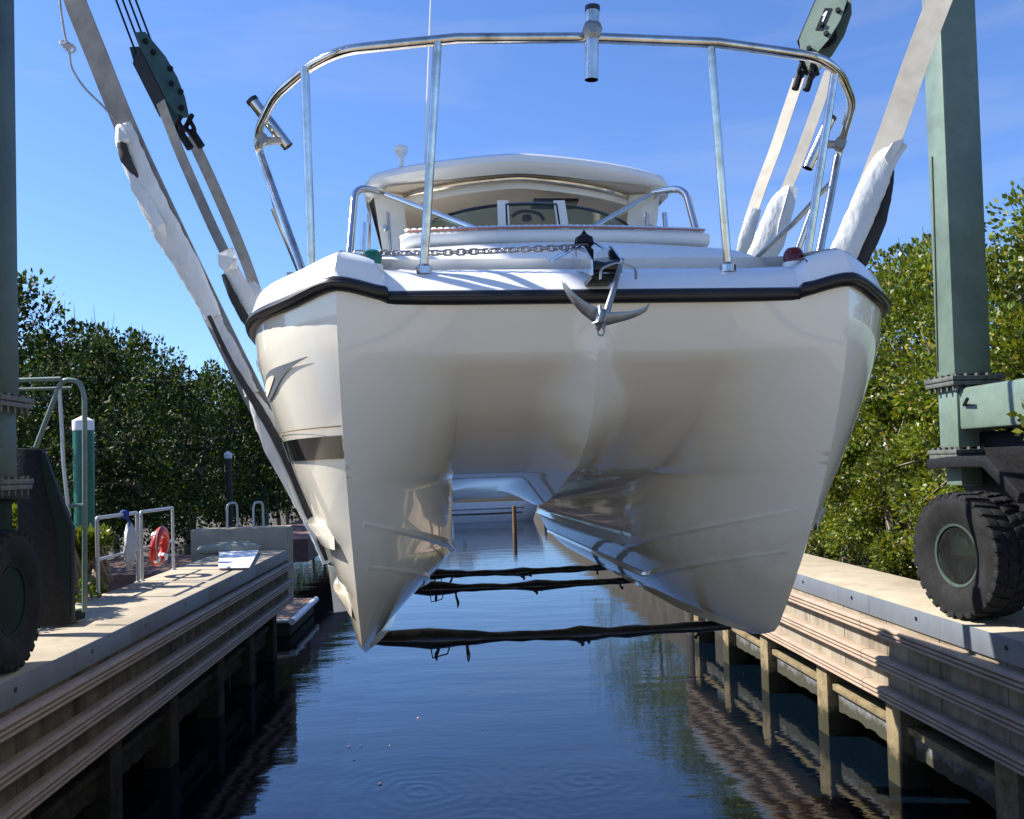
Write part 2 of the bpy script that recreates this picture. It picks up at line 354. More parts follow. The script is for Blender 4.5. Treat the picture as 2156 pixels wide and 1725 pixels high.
PY=[1.4,3.5,5.6,7.7,9.75,11.7,13.95,16.0,18.0]
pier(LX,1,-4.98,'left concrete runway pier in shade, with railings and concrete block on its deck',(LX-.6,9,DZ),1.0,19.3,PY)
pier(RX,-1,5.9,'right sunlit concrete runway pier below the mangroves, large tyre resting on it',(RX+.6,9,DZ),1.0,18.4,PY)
def round_pile(name,x,y,r,z0,z1,m,label,cap=None,group=None,lean=0):
    t=thing(name,label,'piling',(x,y,0),group)
    b=MB(); n=9
    b.tube([(x+lean*k/n,y,z0+(z1-z0)*k/n) for k in range(n+1)],[r*random.uniform(.96,1.04) for _ in range(n+1)],14)
    b.build('post',m,t,smooth=True)
    if cap:
        b=MB(); b.lathe([(r*1.03,z1-.02),(r*1.05,z1+.0),(r*1.05,z1+cap*.62),(.01,z1+cap)],(x+lean,y,0),n=18); b.build('cap','white',t,smooth=True,ang=30)
    return t
round_pile('mooring_pile',4.95,18.85,.19,-2,1.75,'dwood','round dark timber piling at the far end of the right pier')
round_pile('mooring_pile',-4.9,20.1,.15,-2,1.1,'dwood','round dark timber piling at the end of the left pier behind the block')
round_pile('channel_pile',-6.87,17,.18,-2,4.55,'pgreen','tall green piling with white conical cap behind the handrail',.26)
round_pile('channel_pile',-6.75,27,.11,-2,4.15,'dwood','dark piling with small white cap before the mangroves, right of the green one',.2)
round_pile('channel_pile',-7.6,36,.15,-2,3.2,'pgreen','slim green piling farthest back along the left mangroves')
round_pile('channel_pile',3.15,50,.12,-2,1.5,'bwood','brown wooden piling seen through the boat tunnel')
# ---- left pier furniture
t=thing('concrete_block','grey concrete kerb block across the far end of the left pier','concrete block',(-4.6,19.5,DZ))
b=MB(); b.box((-5.64,19.31,1.0),(-3.62,19.95,2.5)); b.build('block','conc',t,bevel=.03)
def railing(y0,y1,label):
    t=thing('pipe_railing',label,'railing',(-4.93,(y0+y1)/2,DZ),'white pipe railings on the left pier')
    X=-4.93
    for y in (y0,y1):
        b=MB(); b.tube([(X,y,DZ),(X,y,DZ+1.04)],.027,10); b.build('post','alum',t,smooth=True)
    b=MB(); b.tube(bend([(X,y0,DZ+1.0),(X,y0,DZ+1.07),(X,y1,DZ+1.07),(X,y1,DZ+1.0)],.06),.027,10); b.build('top_rail','alum',t,smooth=True)
    b=MB(); b.tube([(X,y0,DZ+.5),(X,y1,DZ+.5)],.024,10); b.build('middle_rail','alum',t,smooth=True)
    for y in (y0,y1):
        b=MB(); b.lathe([(.05,0),(.05,.012),(.03,.02)],(X,y,DZ),n=12); b.build('base_flange','alum',t,smooth=True)
    return t
railing(12.61,14.14,'white pipe railing panel nearest the hoist, with blue tie and white cloth on it')
railing(14.32,15.87,'white pipe railing panel farther back, with the red life ring')
b=MB(); n=40; ring=[]
C=V((-4.86,14.95,2.50))
for i in range(n):
    a=2*math.pi*i/n; ring.append(C+V((.04*math.sin(a),.26*math.cos(a),.26*math.sin(a))))
t=thing('life_ring','bright red life ring hanging on the farther pipe railing','life ring',C)
b.tube(ring,.065,12,closed=True); b.build('ring','red',t,smooth=True)
for k in range(4):
    b=MB(); a=math.pi/4+k*math.pi/2; p=C+V((0,.26*math.cos(a),.26*math.sin(a))); tg=V((0,-math.sin(a),math.cos(a)))
    b.tube([p-tg*.03,p+tg*.03],.068,12); b.build('band','white',t,smooth=True)
b=MB(); 
for k in range(4): b.tube(smooth_path([C+V((.05,.33*math.cos(a),.33*math.sin(a))) for a in np.linspace(math.pi/4+k*math.pi/2,math.pi/4+(k+1)*math.pi/2,6)],2),.006,5)
b.build('grab_line','rope',t)
# cloth and blue tie
def crumple(name,c,rad,m,label,cat,seed=1,n=14):
    rs=random.Random(seed); b=MB(); rows=[]
    for i in range(n+1):
        th=math.pi*i/n; row=[]
        for j in range(18):
            ph=2*math.pi*j/18; k=1+.28*math.sin(3*ph+i*.5+seed)+.15*rs.uniform(-1,1)
            row.append(V(c)+V((rad[0]*math.sin(th)*math.cos(ph)*k,rad[1]*math.sin(th)*math.sin(ph)*k,rad[2]*math.cos(th)*(1+.1*math.sin(2*ph)))))
        rows.append(row)
    b.grid(rows,closed=True); o=b.build(name,m,None,smooth=True,ang=60)
    if cat: tag(o,label,cat)
    return o
crumple('cloth_bundle',(-4.86,13.62,2.62),(.07,.14,.33),'cloth','crumpled white cloth bundle hanging from the nearer railing','cloth',3)
t=thing('blue_tie','blue cloth tie knotted round the top of the nearer railing','cloth tie',(-4.93,13.6,3.05))
for k,dy in enumerate((0,.07)):
    b=MB(); b.tube([(-4.93+.045*math.cos(a),13.57+dy+.02*math.sin(3*a),DZ+1.07+.045*math.sin(a)) for a in np.linspace(0,2*math.pi,14)[:-1]],.02,7,closed=True); b.build('loop','blue',t,smooth=True)
b=MB(); b.tube(smooth_path([(-4.9,13.6,3.08),(-4.87,13.63,2.98),(-4.87,13.6,2.88)],5),.022,7); b.build('tail','blue',t,smooth=True)
# boat fenders and white board lying before the block
def lying_roll(p,q,r,label):
    p=V(p);q=V(q); pts=[lerp(p,q,k) for k in (0,.04,.12,.3,.5,.7,.88,.96,1)]; b=MB(); b.tube(pts,[r*.35,r*.75,r,r*1.0,r*1.03,r*.98,r,r*.75,r*.35],14)
    t=thing('canvas_roll',label,'canvas roll',(p+q)/2,'grey canvas rolls before the concrete block'); b.build('roll','sandb',t,smooth=True)
    b=MB(); m_=lerp(p,q,.45); d=(q-p).normalized(); b.tube([m_-d*.012,m_+d*.012],r*1.06,14); b.build('tie','rope',t,smooth=True)
lying_roll((-5.28,18.55,DZ+.11),(-4.05,18.75,DZ+.11),.10,'grey canvas roll lying in front, nearest the camera beside the block')
lying_roll((-5.2,18.95,DZ+.10),(-4.3,19.1,DZ+.12),.11,'grey canvas roll lying behind the other one against the block')
t=thing('white_board','white painted board leaning over the canvas rolls at the block','board',(-4.2,18.1,DZ))
pl=[AZ(460,1198,DZ+.03),AZ(525,1197,DZ+.03),AY(545,1160,18.7),AY(461,1162,18.7)]
b=MB(); b.prism(pl,(0,.01,.02)); b.build('panel','white',t,bevel=.003)
b=MB(); b.prism([lerp(pl[0],pl[1],.02)+V((0,-.012,-.012)),lerp(pl[0],pl[1],.98)+V((0,-.012,-.012)),lerp(pl[0],pl[1],.98)+V((0,-.012,.012)),lerp(pl[0],pl[1],.02)+V((0,-.012,.012))],(0,.01,0)); b.build('edge_strip','cope',t)
# brick walkway beyond the railings, floating dock, its ladder
b=MB(); b.box((-6.4,26,1.1),(-4.3,60,1.75)); o=b.build('walkway','brick'); o['kind']='structure'
b=MB(); b.box((-8.1,17.9,.9),(-5.7,22,1.75)); o=b.build('path','brick'); o['kind']='structure'
t=thing('floating_dock','low floating dock with tan decking and white rounded edge at the end of left pier','floating dock',(-4.3,21.8,0))
for k in range(8):
    y0=20.3+k*.4; b=MB(); b.box((-4.5,y0,.36),(-3.80,y0+.393,.415)); b.build('deck_board','wood',t)
b=MB(); b.box((-4.6,20.25,.02),(-3.78,23.55,.355)); b.build('float','slab',t,bevel=.02)
b=MB(); b.tube([(-3.73,20.2,.35),(-3.73,23.6,.35)],.075,12); b.build('edge_bumper','white',t,smooth=True)
b=MB(); b.tube([(-4.5,20.21,.37),(-3.8,20.21,.37)],.045,10); b.build('edge_bumper','white',t,smooth=True)
def grab(x,label):
    t=thing('ladder_handrail',label,'handrail',(x,19.5,2.5),'pair of arched grab rails on the block')
    b=MB(); b.tube(bend([(x,19.42,2.5),(x+.0,19.45,3.03),(x+.14,19.72,3.03),(x+.14,19.75,2.5)],.12,8),.025,10); b.build('rail','alum',t,smooth=True)
    for dx,dy in ((0,19.42),(.14,19.75)):
        b=MB(); b.lathe([(.045,0),(.045,.012)],(x+dx,dy,2.5),n=12); b.build('base_flange','alum',t)
grab(-4.90,'arched steel grab rail on the block, left one'); grab(-4.35,'arched steel grab rail on the block, right one nearer the water')
# floating leaves
for i,(u,v) in enumerate([(1015,1535),(735,1572),(760,1570),(820,1571),(745,1598),(1565,1420),(800,1650),(880,1512)]):
    p=AZ(u,v,.006); a=random.uniform(0,6.28); s=random.uniform(.012,.024); b=MB()
    pts=[V((math.cos(q)*s*(1.5 if k%2==0 else .9),math.sin(q)*s*(.6),.002*k)) for k,q in enumerate(np.linspace(0,2*math.pi,9)[:-1])]
    Rm=Matrix.Rotation(a,3,'Z'); b.add([p+Rm@q for q in pts],[tuple(range(8))])
    tag(b.build('floating_leaf','olf'),'small reddish dead leaf floating on the water of the slip','leaf','dead leaves floating in the slip')
# ---- far moored boat
t=thing('motor_yacht','white motor boat with dark side stripes moored far behind, seen through the tunnel','boat',(1.5,62,0))
def yacht():
    rows=[]
    for k in range(13):
        s=k/12; x=lerp(-5.5,5.2,s); w=1.7*(1-max(0,(s-.55)/.45)**2.2)+.02
        rows.append([V((x+z*.35*s**3,62+(-w*q),z)) for z,q in ((-.2,.5),(.0,.86),(.5,.97),(1.1,1.0),(1.75,1.02),(2.25,1.04))])
    return rows
rw=yacht(); b=MB(); b.grid(rw); b.grid([[V((p.x,124-p.y,p.z)) for p in r] for r in rw],flip=True); b.grid([[r[-1],V((r[-1].x,124-r[-1].y,r[-1].z))] for r in rw])
b.add([rw[0][i] for i in range(6)]+[V((p.x,124-p.y,p.z)) for p in rw[0]][::-1],[tuple(range(12))]); b.build('hull','gelw',t,smooth=True)
for z,th in ((.52,.10),(.86,.05)):
    b=MB(); b.grid([[V((lerp(r[1].x,r[4].x,(z-.2)/1.4),lerp(r[2].y,r[3].y,.5)-.03,z)),V((lerp(r[1].x,r[4].x,(z-.2)/1.4),lerp(r[2].y,r[3].y,.5)-.035,z+th))] for r in rw[:-1]]); b.build('stripe','stripe',t)
b=MB(); b.grid([[V((lerp(-4.5,1.6,k/6),60.9,2.25)),V((lerp(-4.0,.9,k/6),61.1,3.15)),V((lerp(-4.0,.9,k/6),62.9,3.15)),V((lerp(-4.5,1.6,k/6),63.1,2.25))] for k in range(7)]); b.add([(1.6,60.9,2.25),(.9,61.1,3.15),(.9,62.9,3.15),(1.6,63.1,2.25)],[(0,1,2,3)]); b.build('cabin','gelw',t)
for k in range(3):
    b=MB(); x=-2.6+k*1.5; b.lathe([(.001,0),(.16,0),(.16,.03)],(x,60.27,1.55),(0,-1,0),12); b.build('porthole','stripe',t)
    b=MB(); b.box((x-.4,60.93,2.6),(x+.5,61.0,2.95)); b.build('window','glass',t)
# ================================================================== BOAT HOIST
HO=thing('boat_hoist','huge green travelling boat hoist straddling the slip on rubber tyres','boat hoist',(0,6,DZ))
def post(x0,x1,y0,y1,z0,z1,m='lift'):
    b=MB(); b.box((x0,y0,z0),(x1,y1,z1)); return b.build('leg_post',m,HO,bevel=.025)
ZT=9.75
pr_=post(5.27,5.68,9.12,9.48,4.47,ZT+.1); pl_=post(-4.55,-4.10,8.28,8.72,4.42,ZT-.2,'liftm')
post(5.27,5.68,.6,.96,4.47,ZT+.1); post(-4.55,-4.10,.4,.84,4.42,ZT-.2)
def flange(cx,cy,z,w,m='flange'):
    for k,(dz,s) in enumerate(((0,1.0),(-.052,.97))):
        b=MB(); b.box((cx-w*s,cy-w*s,z+dz-.022),(cx+w*s,cy+w*s,z+dz+.022)); fl=b.build('flange',m,HO,bevel=.004)
    n=5
    for i in range(n):
        for (ax,s) in (('x',-1),('x',1),('y',-1),('y',1)):
            q=-w*.8+1.6*w*i/(n-1); px,py=(cx+q,cy+s*w*.86) if ax=='x' else (cx+s*w*.86,cy+q)
            b=MB(); b.lathe([(.001,-.12),(.018,-.12),(.018,.06),(.001,.06)],(px,py,z-.01),n=6); b.lathe([(.001,.022),(.028,.022),(.028,.045),(.001,.045)],(px,py,z),n=6); b.build('bolt','flange',fl)
flange(5.475,9.3,4.43,.29); flange(5.475,9.3,3.66,.28); flange(-4.32,8.5,4.38,.31); flange(-4.32,8.5,3.62,.3)
# right lower frame: stub, sill beam, stub below
b=MB(); b.box((5.27,9.1,3.70),(5.67,9.47,4.36)); b.build('leg_stub','lift',HO,bevel=.02)
b=MB(); b.box((5.285,.7,3.885),(5.64,9.098,4.325)); b.build('sill_beam','lift',HO,bevel=.035)
b=MB(); b.box((5.30,9.12,3.30),(5.60,9.42,3.60)); b.build('leg_stub','lift',HO,bevel=.015)
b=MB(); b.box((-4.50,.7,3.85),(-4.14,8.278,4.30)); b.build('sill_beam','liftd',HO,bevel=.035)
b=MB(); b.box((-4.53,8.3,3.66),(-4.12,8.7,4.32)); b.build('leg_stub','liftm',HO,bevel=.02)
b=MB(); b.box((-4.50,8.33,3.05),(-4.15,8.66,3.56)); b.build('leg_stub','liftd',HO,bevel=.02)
# top beams and hoist drums (above the frame; they cast the shade on the foredeck)
b=MB(); b.box((-4.75,.2,ZT-.2),(-4.1,9.0,ZT+.7)); b.build('top_beam','lift',HO,bevel=.03)
b=MB(); b.box((5.2,.3,ZT+.1),(5.75,9.8,ZT+.75)); b.build('top_beam','lift',HO,bevel=.03)
b=MB(); b.box((-4.6,.25,ZT+.2),(5.6,.85,ZT+.95)); b.build('cross_beam','lift',HO,bevel=.03)
b=MB(); b.tube([AX(1962,330,5.262),AX(1969,560,5.262),AX(1974,782,5.262)],.009,6); b.build('conduit','liftm',HO)
for k in range(3):
    b=MB(); q0=V((5.62,9.0-.05*k,4.05)); b.tube(smooth_path([q0,q0+V((.05,-.2,-.25-.05*k)),q0+V((.1,-.1,-.6)),q0+V((.12,.05,-.85))],5),.016,7); b.build('hydraulic_hose','iron',HO,smooth=True)
# small lug on the sill beam
b=MB(); b.tube([AX(2030,853,5.27),AX(2030,853,5.27)+V((-.07,-.18,.05))],.018,8); b.build('lug','iron',HO)
# wheels
def wheel(cx,cy,yaw,r,w,side,m='lift'):
    Rz=Matrix.Rotation(yaw,3,'Z'); c=V((cx,cy,DZ+r+.004)); ax=Rz@V((1,0,0))
    prof=[(r*.47,-w*.38),(r*.56,-w*.46),(r*.74,-w*.52),(r*.88,-w*.51),(r*.95,-w*.47),(r*.965,-w*.38),(r*.97,0),(r*.965,w*.38),(r*.95,w*.47),(r*.88,w*.51),(r*.74,w*.52),(r*.56,w*.46),(r*.47,w*.38),(r*.47,-w*.38)]
    wh=bpy.data.objects.new('wheel',None); COL.objects.link(wh); wh['wloc']=(0,0,0); attach(wh,HO)
    b=MB(); b.lathe(prof,c,ax,64); ty=b.build('tyre','tyre',wh,smooth=True,ang=45); 
    # tread lugs
    b=MB(); n=30; e1=Rz@V((0,1,0)); e2=V((0,0,1))
    for i in range(n):
        for sd in (-1,1):
            a0=2*math.pi*(i+(.5 if sd>0 else 0))/n
            # outer block, sloping shoulder and inner chevron
            for (h0,h1,da,aw) in ((.50*w,.27*w,0,.135),(.25*w,.03*w,.045,.12)):
                pts=[]
                for (h,rr0,sh) in ((h0,.93 if h0>.4*w else .965,0),(h1,.965,.05*(1 if sd>0 else 1))):
                    for da2 in (-aw/2,aw/2):
                        for rr in (rr0-.05,(.985 if h>.4*w else 1.0)):
                            a=a0+da+sh+da2; pts.append(c+ax*(sd*h)+(e1*math.cos(a)+e2*math.sin(a))*r*rr)
                b.add(pts,[(0,1,3,2),(4,6,7,5),(0,4,5,1),(2,3,7,6),(1,5,7,3),(0,2,6,4)])
    o=b.build('tread','tyre',wh,weld=False,bevel=.006); 
    b=MB(); s=side
    b.lathe([(r*.48,-s*w*.38),(r*.50,-s*w*.42),(r*.46,-s*w*.41),(r*.45,-s*w*.28),(r*.43,s*w*.15),(r*.38,s*w*.22),(r*.27,s*w*.20),(r*.25,s*w*.10),(r*.19,s*w*.08),(r*.17,-s*w*.14),(r*.12,-s*w*.18),(.001,-s*w*.18)],c,ax,36); b.build('rim',m,wh,smooth=True,ang=30)
    b=MB()
    for i in range(10):
        a=2*math.pi*i/10; p=c+(e1*math.cos(a)+e2*math.sin(a))*r*.32+ax*s*w*.24; b.tube([p,p-ax*s*.075],.021,6)
    b.build('wheel_nuts','flange',wh)
    return wh
wheel(5.03,8.52,R_(8),.62,.45,1,'liftm')
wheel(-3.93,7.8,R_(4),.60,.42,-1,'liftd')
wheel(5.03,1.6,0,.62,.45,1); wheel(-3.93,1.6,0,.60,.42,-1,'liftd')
# yoke over right wheel: angled dark plates
def yoke(cx,cy,z1,zc,sgn,m):
    b=MB()
    pol=[(cx+sgn*.33,cy+.75,z1-.30),(cx+sgn*.33,cy+.75,z1),(cx+sgn*.33,cy-.1,z1),(cx+sgn*.33,cy-.75,z1-.35),(cx+sgn*.33,cy-.42,zc-.12),(cx+sgn*.33,cy-.1,zc-.2),(cx+sgn*.33,cy+.2,zc-.1)]
    b.prism(pol,(sgn*.06,0,0)); b.build('yoke_plate',m,HO,bevel=.006)
    b=MB(); b.prism([(cx-.05,cy+.78,z1),(cx-.05,cy+.35,z1+.03),(cx-.05,cy-.3,z1+.03),(cx-.05,cy-.82,z1-.32),(cx-.05,cy-.78,z1-.42),(cx-.05,cy-.25,z1-.08),(cx-.05,cy+.3,z1-.08),(cx-.05,cy+.78,z1-.1)],(sgn*.5,0,0)); b.build('wheel_guard',m,HO,bevel=.006)
yoke(5.2,8.75,3.58,2.64,1,'iron'); yoke(-4.0,8.0,3.55,2.62,-1,'iron')
b=MB(); b.box((5.5,8.3,3.5),(6.05,9.5,3.86)); b.build('drive_housing','iron',HO,bevel=.03)
# left housing, steps and handrails
b=MB(); Yb=9.6
P=lambda u,v: AY(u,v,Yb)
b.prism([P(36,944),P(86,946),P(104,1000),P(148,1110),P(149,1312),P(98,1318),P(36,1330)],(0,.12,0)); b.build('fuel_tank_housing','iron',HO,bevel=.008)
b=MB(); b.prism([P(88,948)+V((0,-.02,0)),P(97,955)+V((0,-.02,0)),P(148,1108)+V((0,-.02,0)),P(149,1310)+V((0,-.02,0)),P(143,1310)+V((0,-.02,0)),P(122,1110)+V((0,-.02,0)),P(96,1010)+V((0,-.02,0))],(0,-.012,0)); b.build('side_panel','liftd',HO)
b=MB(); b.prism([AX(148,1288,-4.25),AX(180,1284,-4.25),AX(180,1302,-4.25),AX(148,1312,-4.25)],(-.35,0,0)); b.build('step','liftd',HO,bevel=.004)
Q=lambda u,v: AY(u,v,10.2)
b=MB(); b.tube(bend([Q(75,943),Q(131,799),Q(168,803),Q(178,835),Q(179,1050),Q(178,1288)],.12,8),.028,10); b.build('handrail','lift',HO,smooth=True)
b=MB(); b.tube([Q(-25,803),Q(128,798)],.026,10); b.build('handrail','lift',HO,smooth=True)
b=MB(); b.tube([Q(-25,816)+V((0,.3,0)),Q(126,812)+V((0,.3,0))],.018,10); b.build('handrail','lift',HO,smooth=True)
b=MB(); b.tube([Q(130,1066),Q(178,1064)],.02,8); b.build('rung','lift',HO,smooth=True)
for pts,r in (([Q(82,985),Q(86,1060),Q(92,1128)],.018),([Q(124,970-160),Q(130,900),Q(134,980),Q(146,1088)],.022)):
    b=MB(); b.tube(smooth_path(pts,6),r,8); b.build('hose','alum',HO,smooth=True)
b=MB(); b.box((-5.1,5.2,3.9),(-4.53,8.1,5.2)); b.build('engine_box','liftd',HO,bevel=.04)
# ================================================================== THE CATAMARAN
BL=6.35
BT=thing('catamaran','white power catamaran hanging in slings, bow towards the camera','boat',(.60,3.6,0),rz=R_(1.8))
def bp(mb,name,m,parent=None,**k): return mb.build(name,m,parent or BT,local=True,**k)
ZK=2.65; ZS=4.32; ZTN=3.56
ys_=lambda z: 1.02*max(0,(ZS-z)/(ZS-ZK))**1.6+.42*(1-math.sqrt(min(1,max(0,(z-ZK)/.09))))
def xw(z,y,sgn=1): return x_in(z,sgn)+(.075*(1-min(1,max(0,(y-2.1)/(BL-2.6)))) if z>2.7 else 0)
def x_in(z,sgn=1):
    if z>=3.1: return .5
    if sgn>0: return interp(z,[ZK,2.66,2.68,2.72,2.8,2.95,3.1],[1.06,.95,.88,.80,.70,.57,.5])
    return interp(z,[ZK,2.66,2.7,2.8,3.1],[1.06,1.0,.93,.82,.5])
def x_o(z):
    return interp(z,[ZK,2.69,2.85,3.05,3.051,3.3,3.301,3.6,3.9,4.15,4.32],[1.06,1.14,1.18,1.215,1.235,1.285,1.31,1.42,1.51,1.575,1.585])
def xout(y,z):
    d=max(0,y-ys_(z)); e=1-math.exp(-d/.36)
    tp=1-.06*sstep(4,BL,y)
    return 1.06+(x_o(z)*tp-1.06)*e
def surf(y,z,off,sgn):
    y=max(y,ys_(z)+.002); e=.004; dy=(xout(y+e,z)-xout(y,z))/e; dz=(xout(y,z+e)-xout(y,z-e))/(2*e)
    n=V((1,-dy,-dz)).normalized(); p=V((xout(y,z),y,z))+n*off; return V((sgn*p.x,p.y,p.z))
def rise(x,y): return .05*math.exp(-((abs(x)-1.06)/.16)**2)*math.exp(-(y/.35)**2)
YIN=lambda z: interp(z,[3.2,ZTN],[2.1,1.62])
YZ=[ZTN-.03,ZTN,3.6,3.66,3.74,3.86,4.0,4.09,4.13,ZS]; YV=[1.62,1.34,1.10,.84,.53,.30,.165,.14,.05]
def cheek(z,t,sgn):                    # t: 0 at inner point, 1 at stem
    yi=interp(z,YZ[1:],YV) if z>=ZTN else YIN(z)
    xi=xw(z,2.1,sgn); ysz=ys_(z)
    ym=interp(z,[3.2,3.45,3.56,3.66,3.78,3.92,4.1,ZS],[2.1,1.80,1.48,1.08,.70,.40,.16,.05])
    P0=V((xi,yi)); P2=V((1.06,ysz)); k=sstep(3.45,4.1,z)
    P1=V((lerp(xi+.10*(1.06-xi),.74,k),lerp(ysz+.42*(ym-ysz),lerp(ysz,ym,.5)+.02,k)))
    p=P0*(1-t)**2+P1*2*t*(1-t)+P2*t*t
    return V((sgn*p.x,p.y,z))
lv_hi=[ZS,4.27,4.21,4.15,4.11,4.09,4.05,4.0,3.95,3.9]+[3.84,3.78,3.74,3.70,3.67,3.64,3.62,3.60,3.585,3.57,ZTN]
lv_lo=[ZTN,3.52,3.45,3.38,3.301,3.285,3.2,3.12,3.051,3.035,3.0,2.94,2.88,2.82,2.77,2.73,2.71,2.69,2.68,2.67,2.66,2.654,ZK]
def nac(x,z): 
    n=interp(z,[ZTN,3.7,3.9,4.1,4.2],[.62,.50,.26,.07,0]); return n*max(0,1-abs(x)/interp(z,[ZTN,3.9,4.1],[.17,.22,.08]))**1.1
def yc(z): return interp(z,YZ[1:],YV)
b=MB()
for sgn in (-1,1):
    # centre panel
    rows=[]
    for z in lv_hi:
        row=[]
        for k in range(13):
            x=xw(z,2.1)*k/12; y=lerp(yc(z),cheek(z,0,1).y,k/12)-nac(x,z); row.append(V((sgn*x,y,z)))
        rows.append(row)
    b.grid(rows,flip=(sgn<0))
    for lv in (lv_hi,lv_lo):
        b.grid([[cheek(z,t,sgn)+V((0,0,rise(1.06*t+.5*(1-t),0)*sstep(4.15,ZS,z))) for t in np.linspace(0,1,17)] for z in lv],flip=(sgn<0))
    # inner tunnel wall
    b.grid([[V((sgn*(xw(z,y,sgn) if y>2.1 else xw(z,2.1,sgn)),y,z)) for y in np.linspace(BL,YIN(z),14)] for z in lv_lo],flip=(sgn<0))
    # outer side
    lo=list(reversed(lv_lo))+[3.6,3.64,3.68,3.72,3.76,3.8,3.85,3.9,3.95,4.0,4.05,4.1,4.15,4.2,4.27,ZS]
    rows=[]
    for z in lo:
        y0=ys_(z); row=[]
        for s in [0,.015,.03,.05,.07,.095,.12,.15,.18,.22,.26,.31,.36,.43,.5,.59,.68,.79,.9,1.05,1.2,1.4,1.6,1.85,2.1,2.7,3.3,4,4.7]:
            y=min(y0+s,BL); row.append(V((sgn*xout(y,z),y,z+rise(xout(y,z),y)*sstep(4.15,ZS,z))))
        row.append(V((sgn*xout(BL,z),BL,z))); rows.append(row)
    b.grid(rows,flip=(sgn<0))
    # transom
    tr=[V((sgn*x_in(z),BL,z)) for z in lv_lo]+[V((sgn*xout(BL,z),BL,z)) for z in lo]
    tr.append(V((0,BL,ZS))); tr.append(V((0,BL,3.25))); tr.append(V((sgn*.5,BL,3.25)))
    n=len(lv_lo)
    b.grid([[V((sgn*xw(z,BL,sgn),BL,z)),V((sgn*xout(BL,z),BL,z))] for z in lv_lo])
    b.grid([[V((0,BL,z)),V((sgn*xout(BL,z),BL,z))] for z in (3.25,3.6,4.0,ZS)])
# tunnel ceiling
rows=[]
for k,y in enumerate(np.linspace(0,1,26)):
    row=[]
    for x in np.linspace(-.575,.575,25):
        y0=lerp(yc(ZTN),cheek(ZTN,0,1).y,abs(x)/.575)-nac(x,ZTN); yy=lerp(y0,BL,y)
        z=lerp(ZTN,3.27,y**.9)-.11*max(0,1-abs(x)/.17)*math.sin(math.pi*min(1,y*2.2))*(1 if y<.45 else 0)-.03*(abs(x)/.575)**6*(1 if y>.0 else 0)*min(1,y*8)
        row.append(V((x*xw(3.3,yy)/.575,yy,z)))
    rows.append(row)
b.grid(rows)
hull=bp(b,'hull','gel',smooth=True,ang=32,weld=True)
# spray strakes on the sponsons (wedges standing proud, ending short of the stem)
def strake(z0,sgn,inner,y0,y1):
    b=MB(); rows=[]; n=26
    for k in range(n):
        s=k/(n-1)
        if inner:
            zz=z0-.30*min(1,s*1.9)+.03*max(0,s-.52)
            t=lerp(.93,0,min(1,s*2)); p=cheek(zz,t,sgn) if s<.5 else V((sgn*xw(zz,lerp(YIN(zz),BL,(s-.5)*2),sgn),lerp(YIN(zz),BL,(s-.5)*2),zz)); q=cheek(zz,max(0,t-.02),sgn) if s<.5 else p+V((0,.1,0))
            d=(q-p).normalized(); nn=V((-d.y,d.x,0))*(1 if sgn*1<0 else -1)
            nn=V((-sgn*abs(d.y),-abs(d.x),0)).normalized()
        else:
            y=lerp(y0,y1,s**1.6); p=V((sgn*xout(y,z0),y,z0)); nn=V((sgn*.95,-.3*math.exp(-(y-y0)),0)).normalized()
        w=.026*sstep(0,.5,s) if inner else .012+.016*sstep(0,.25,s)
        hh=.045 if inner else .04
        if not inner:
            w=.058*sstep(0,.11,s); rows.append([p+V((0,0,.055))-nn*.004,p+nn*w+V((0,0,.048)),p+nn*w+V((0,0,.038)),p+V((0,0,-.065))-nn*.004]); continue
        rows.append([p+V((0,0,hh))-nn*.004,p+nn*w+V((0,0,-.004)),p+nn*w+V((0,0,-.012)),p+V((0,0,-.028))-nn*.01])
    b.grid(rows); b.add(rows[0],[(0,1,2,3)]); bp(b,'spray_rail','gel',hull,smooth=True,ang=30)
for sgn in (-1,1):
    strake(3.33,sgn,False,ys_(3.33)+.16,BL-.02); strake(2.98,sgn,False,ys_(2.98)+.14,BL-.02)
    strake(3.40,sgn,True,0,0); strake(3.19,sgn,True,0,0)
# transom brackets and outboards (only their shadow and reflections show)
for sgn in (-1,1):
    e=bpy.data.objects.new('outboard_motor',None); COL.objects.link(e); e.parent=BT
    b=MB(); x=sgn*.95
    b.grid([[V((x+w*math.cos(a)*.21,BL+.38+w*math.sin(a)*.30,z)) for a in np.linspace(0,2*math.pi,17)[:-1]] for z,w in ((4.1,.75),(4.25,1),(4.6,1.02),(4.82,.85),(4.9,.4),(4.91,.01))],closed=True); b.build('cowling','black',e,smooth=True,local=True)
    b=MB(); b.box((x-.07,BL+.25,3.0),(x+.07,BL+.5,4.15)); b.box((x-.02,BL+.2,2.8),(x+.02,BL+.55,3.0)); b.build('leg','black',e,local=True,bevel=.01)
# sheer outline
def outline():
    pts=[]
    for x in np.linspace(0,.86,7): pts.append(V((x,.06,ZS)))
    for t in np.linspace(.05,1,8):
        c=cheek(ZS,.68+.32*t,1); pts.append(V((c.x,min(c.y,.06)-.0,ZS+rise(c.x,0))))
    for s in [.02,.05,.09,.14,.2,.28,.38,.5,.68,.9,1.2,1.6,2.1,2.7,3.3,4,4.7,5.5,BL]:
        pts.append(V((xout(s,ZS),s,ZS+rise(xout(s,ZS),s))))
    return pts
OUT=outline(); FULL=[V((-p.x,p.y,p.z)) for p in reversed(OUT[1:])]+OUT
def offs(path,d,dz):
    o=[]
    for i,p in enumerate(path):
        a=path[max(i-1,0)]; c=path[min(i+1,len(path)-1)]; t=(c-a); t.z=0; t.normalize(); n=V((t.y,-t.x,0)); o.append(p+n*d+V((0,0,dz)))
    return o
sm=lambda P:P
b=MB(); rows=[]
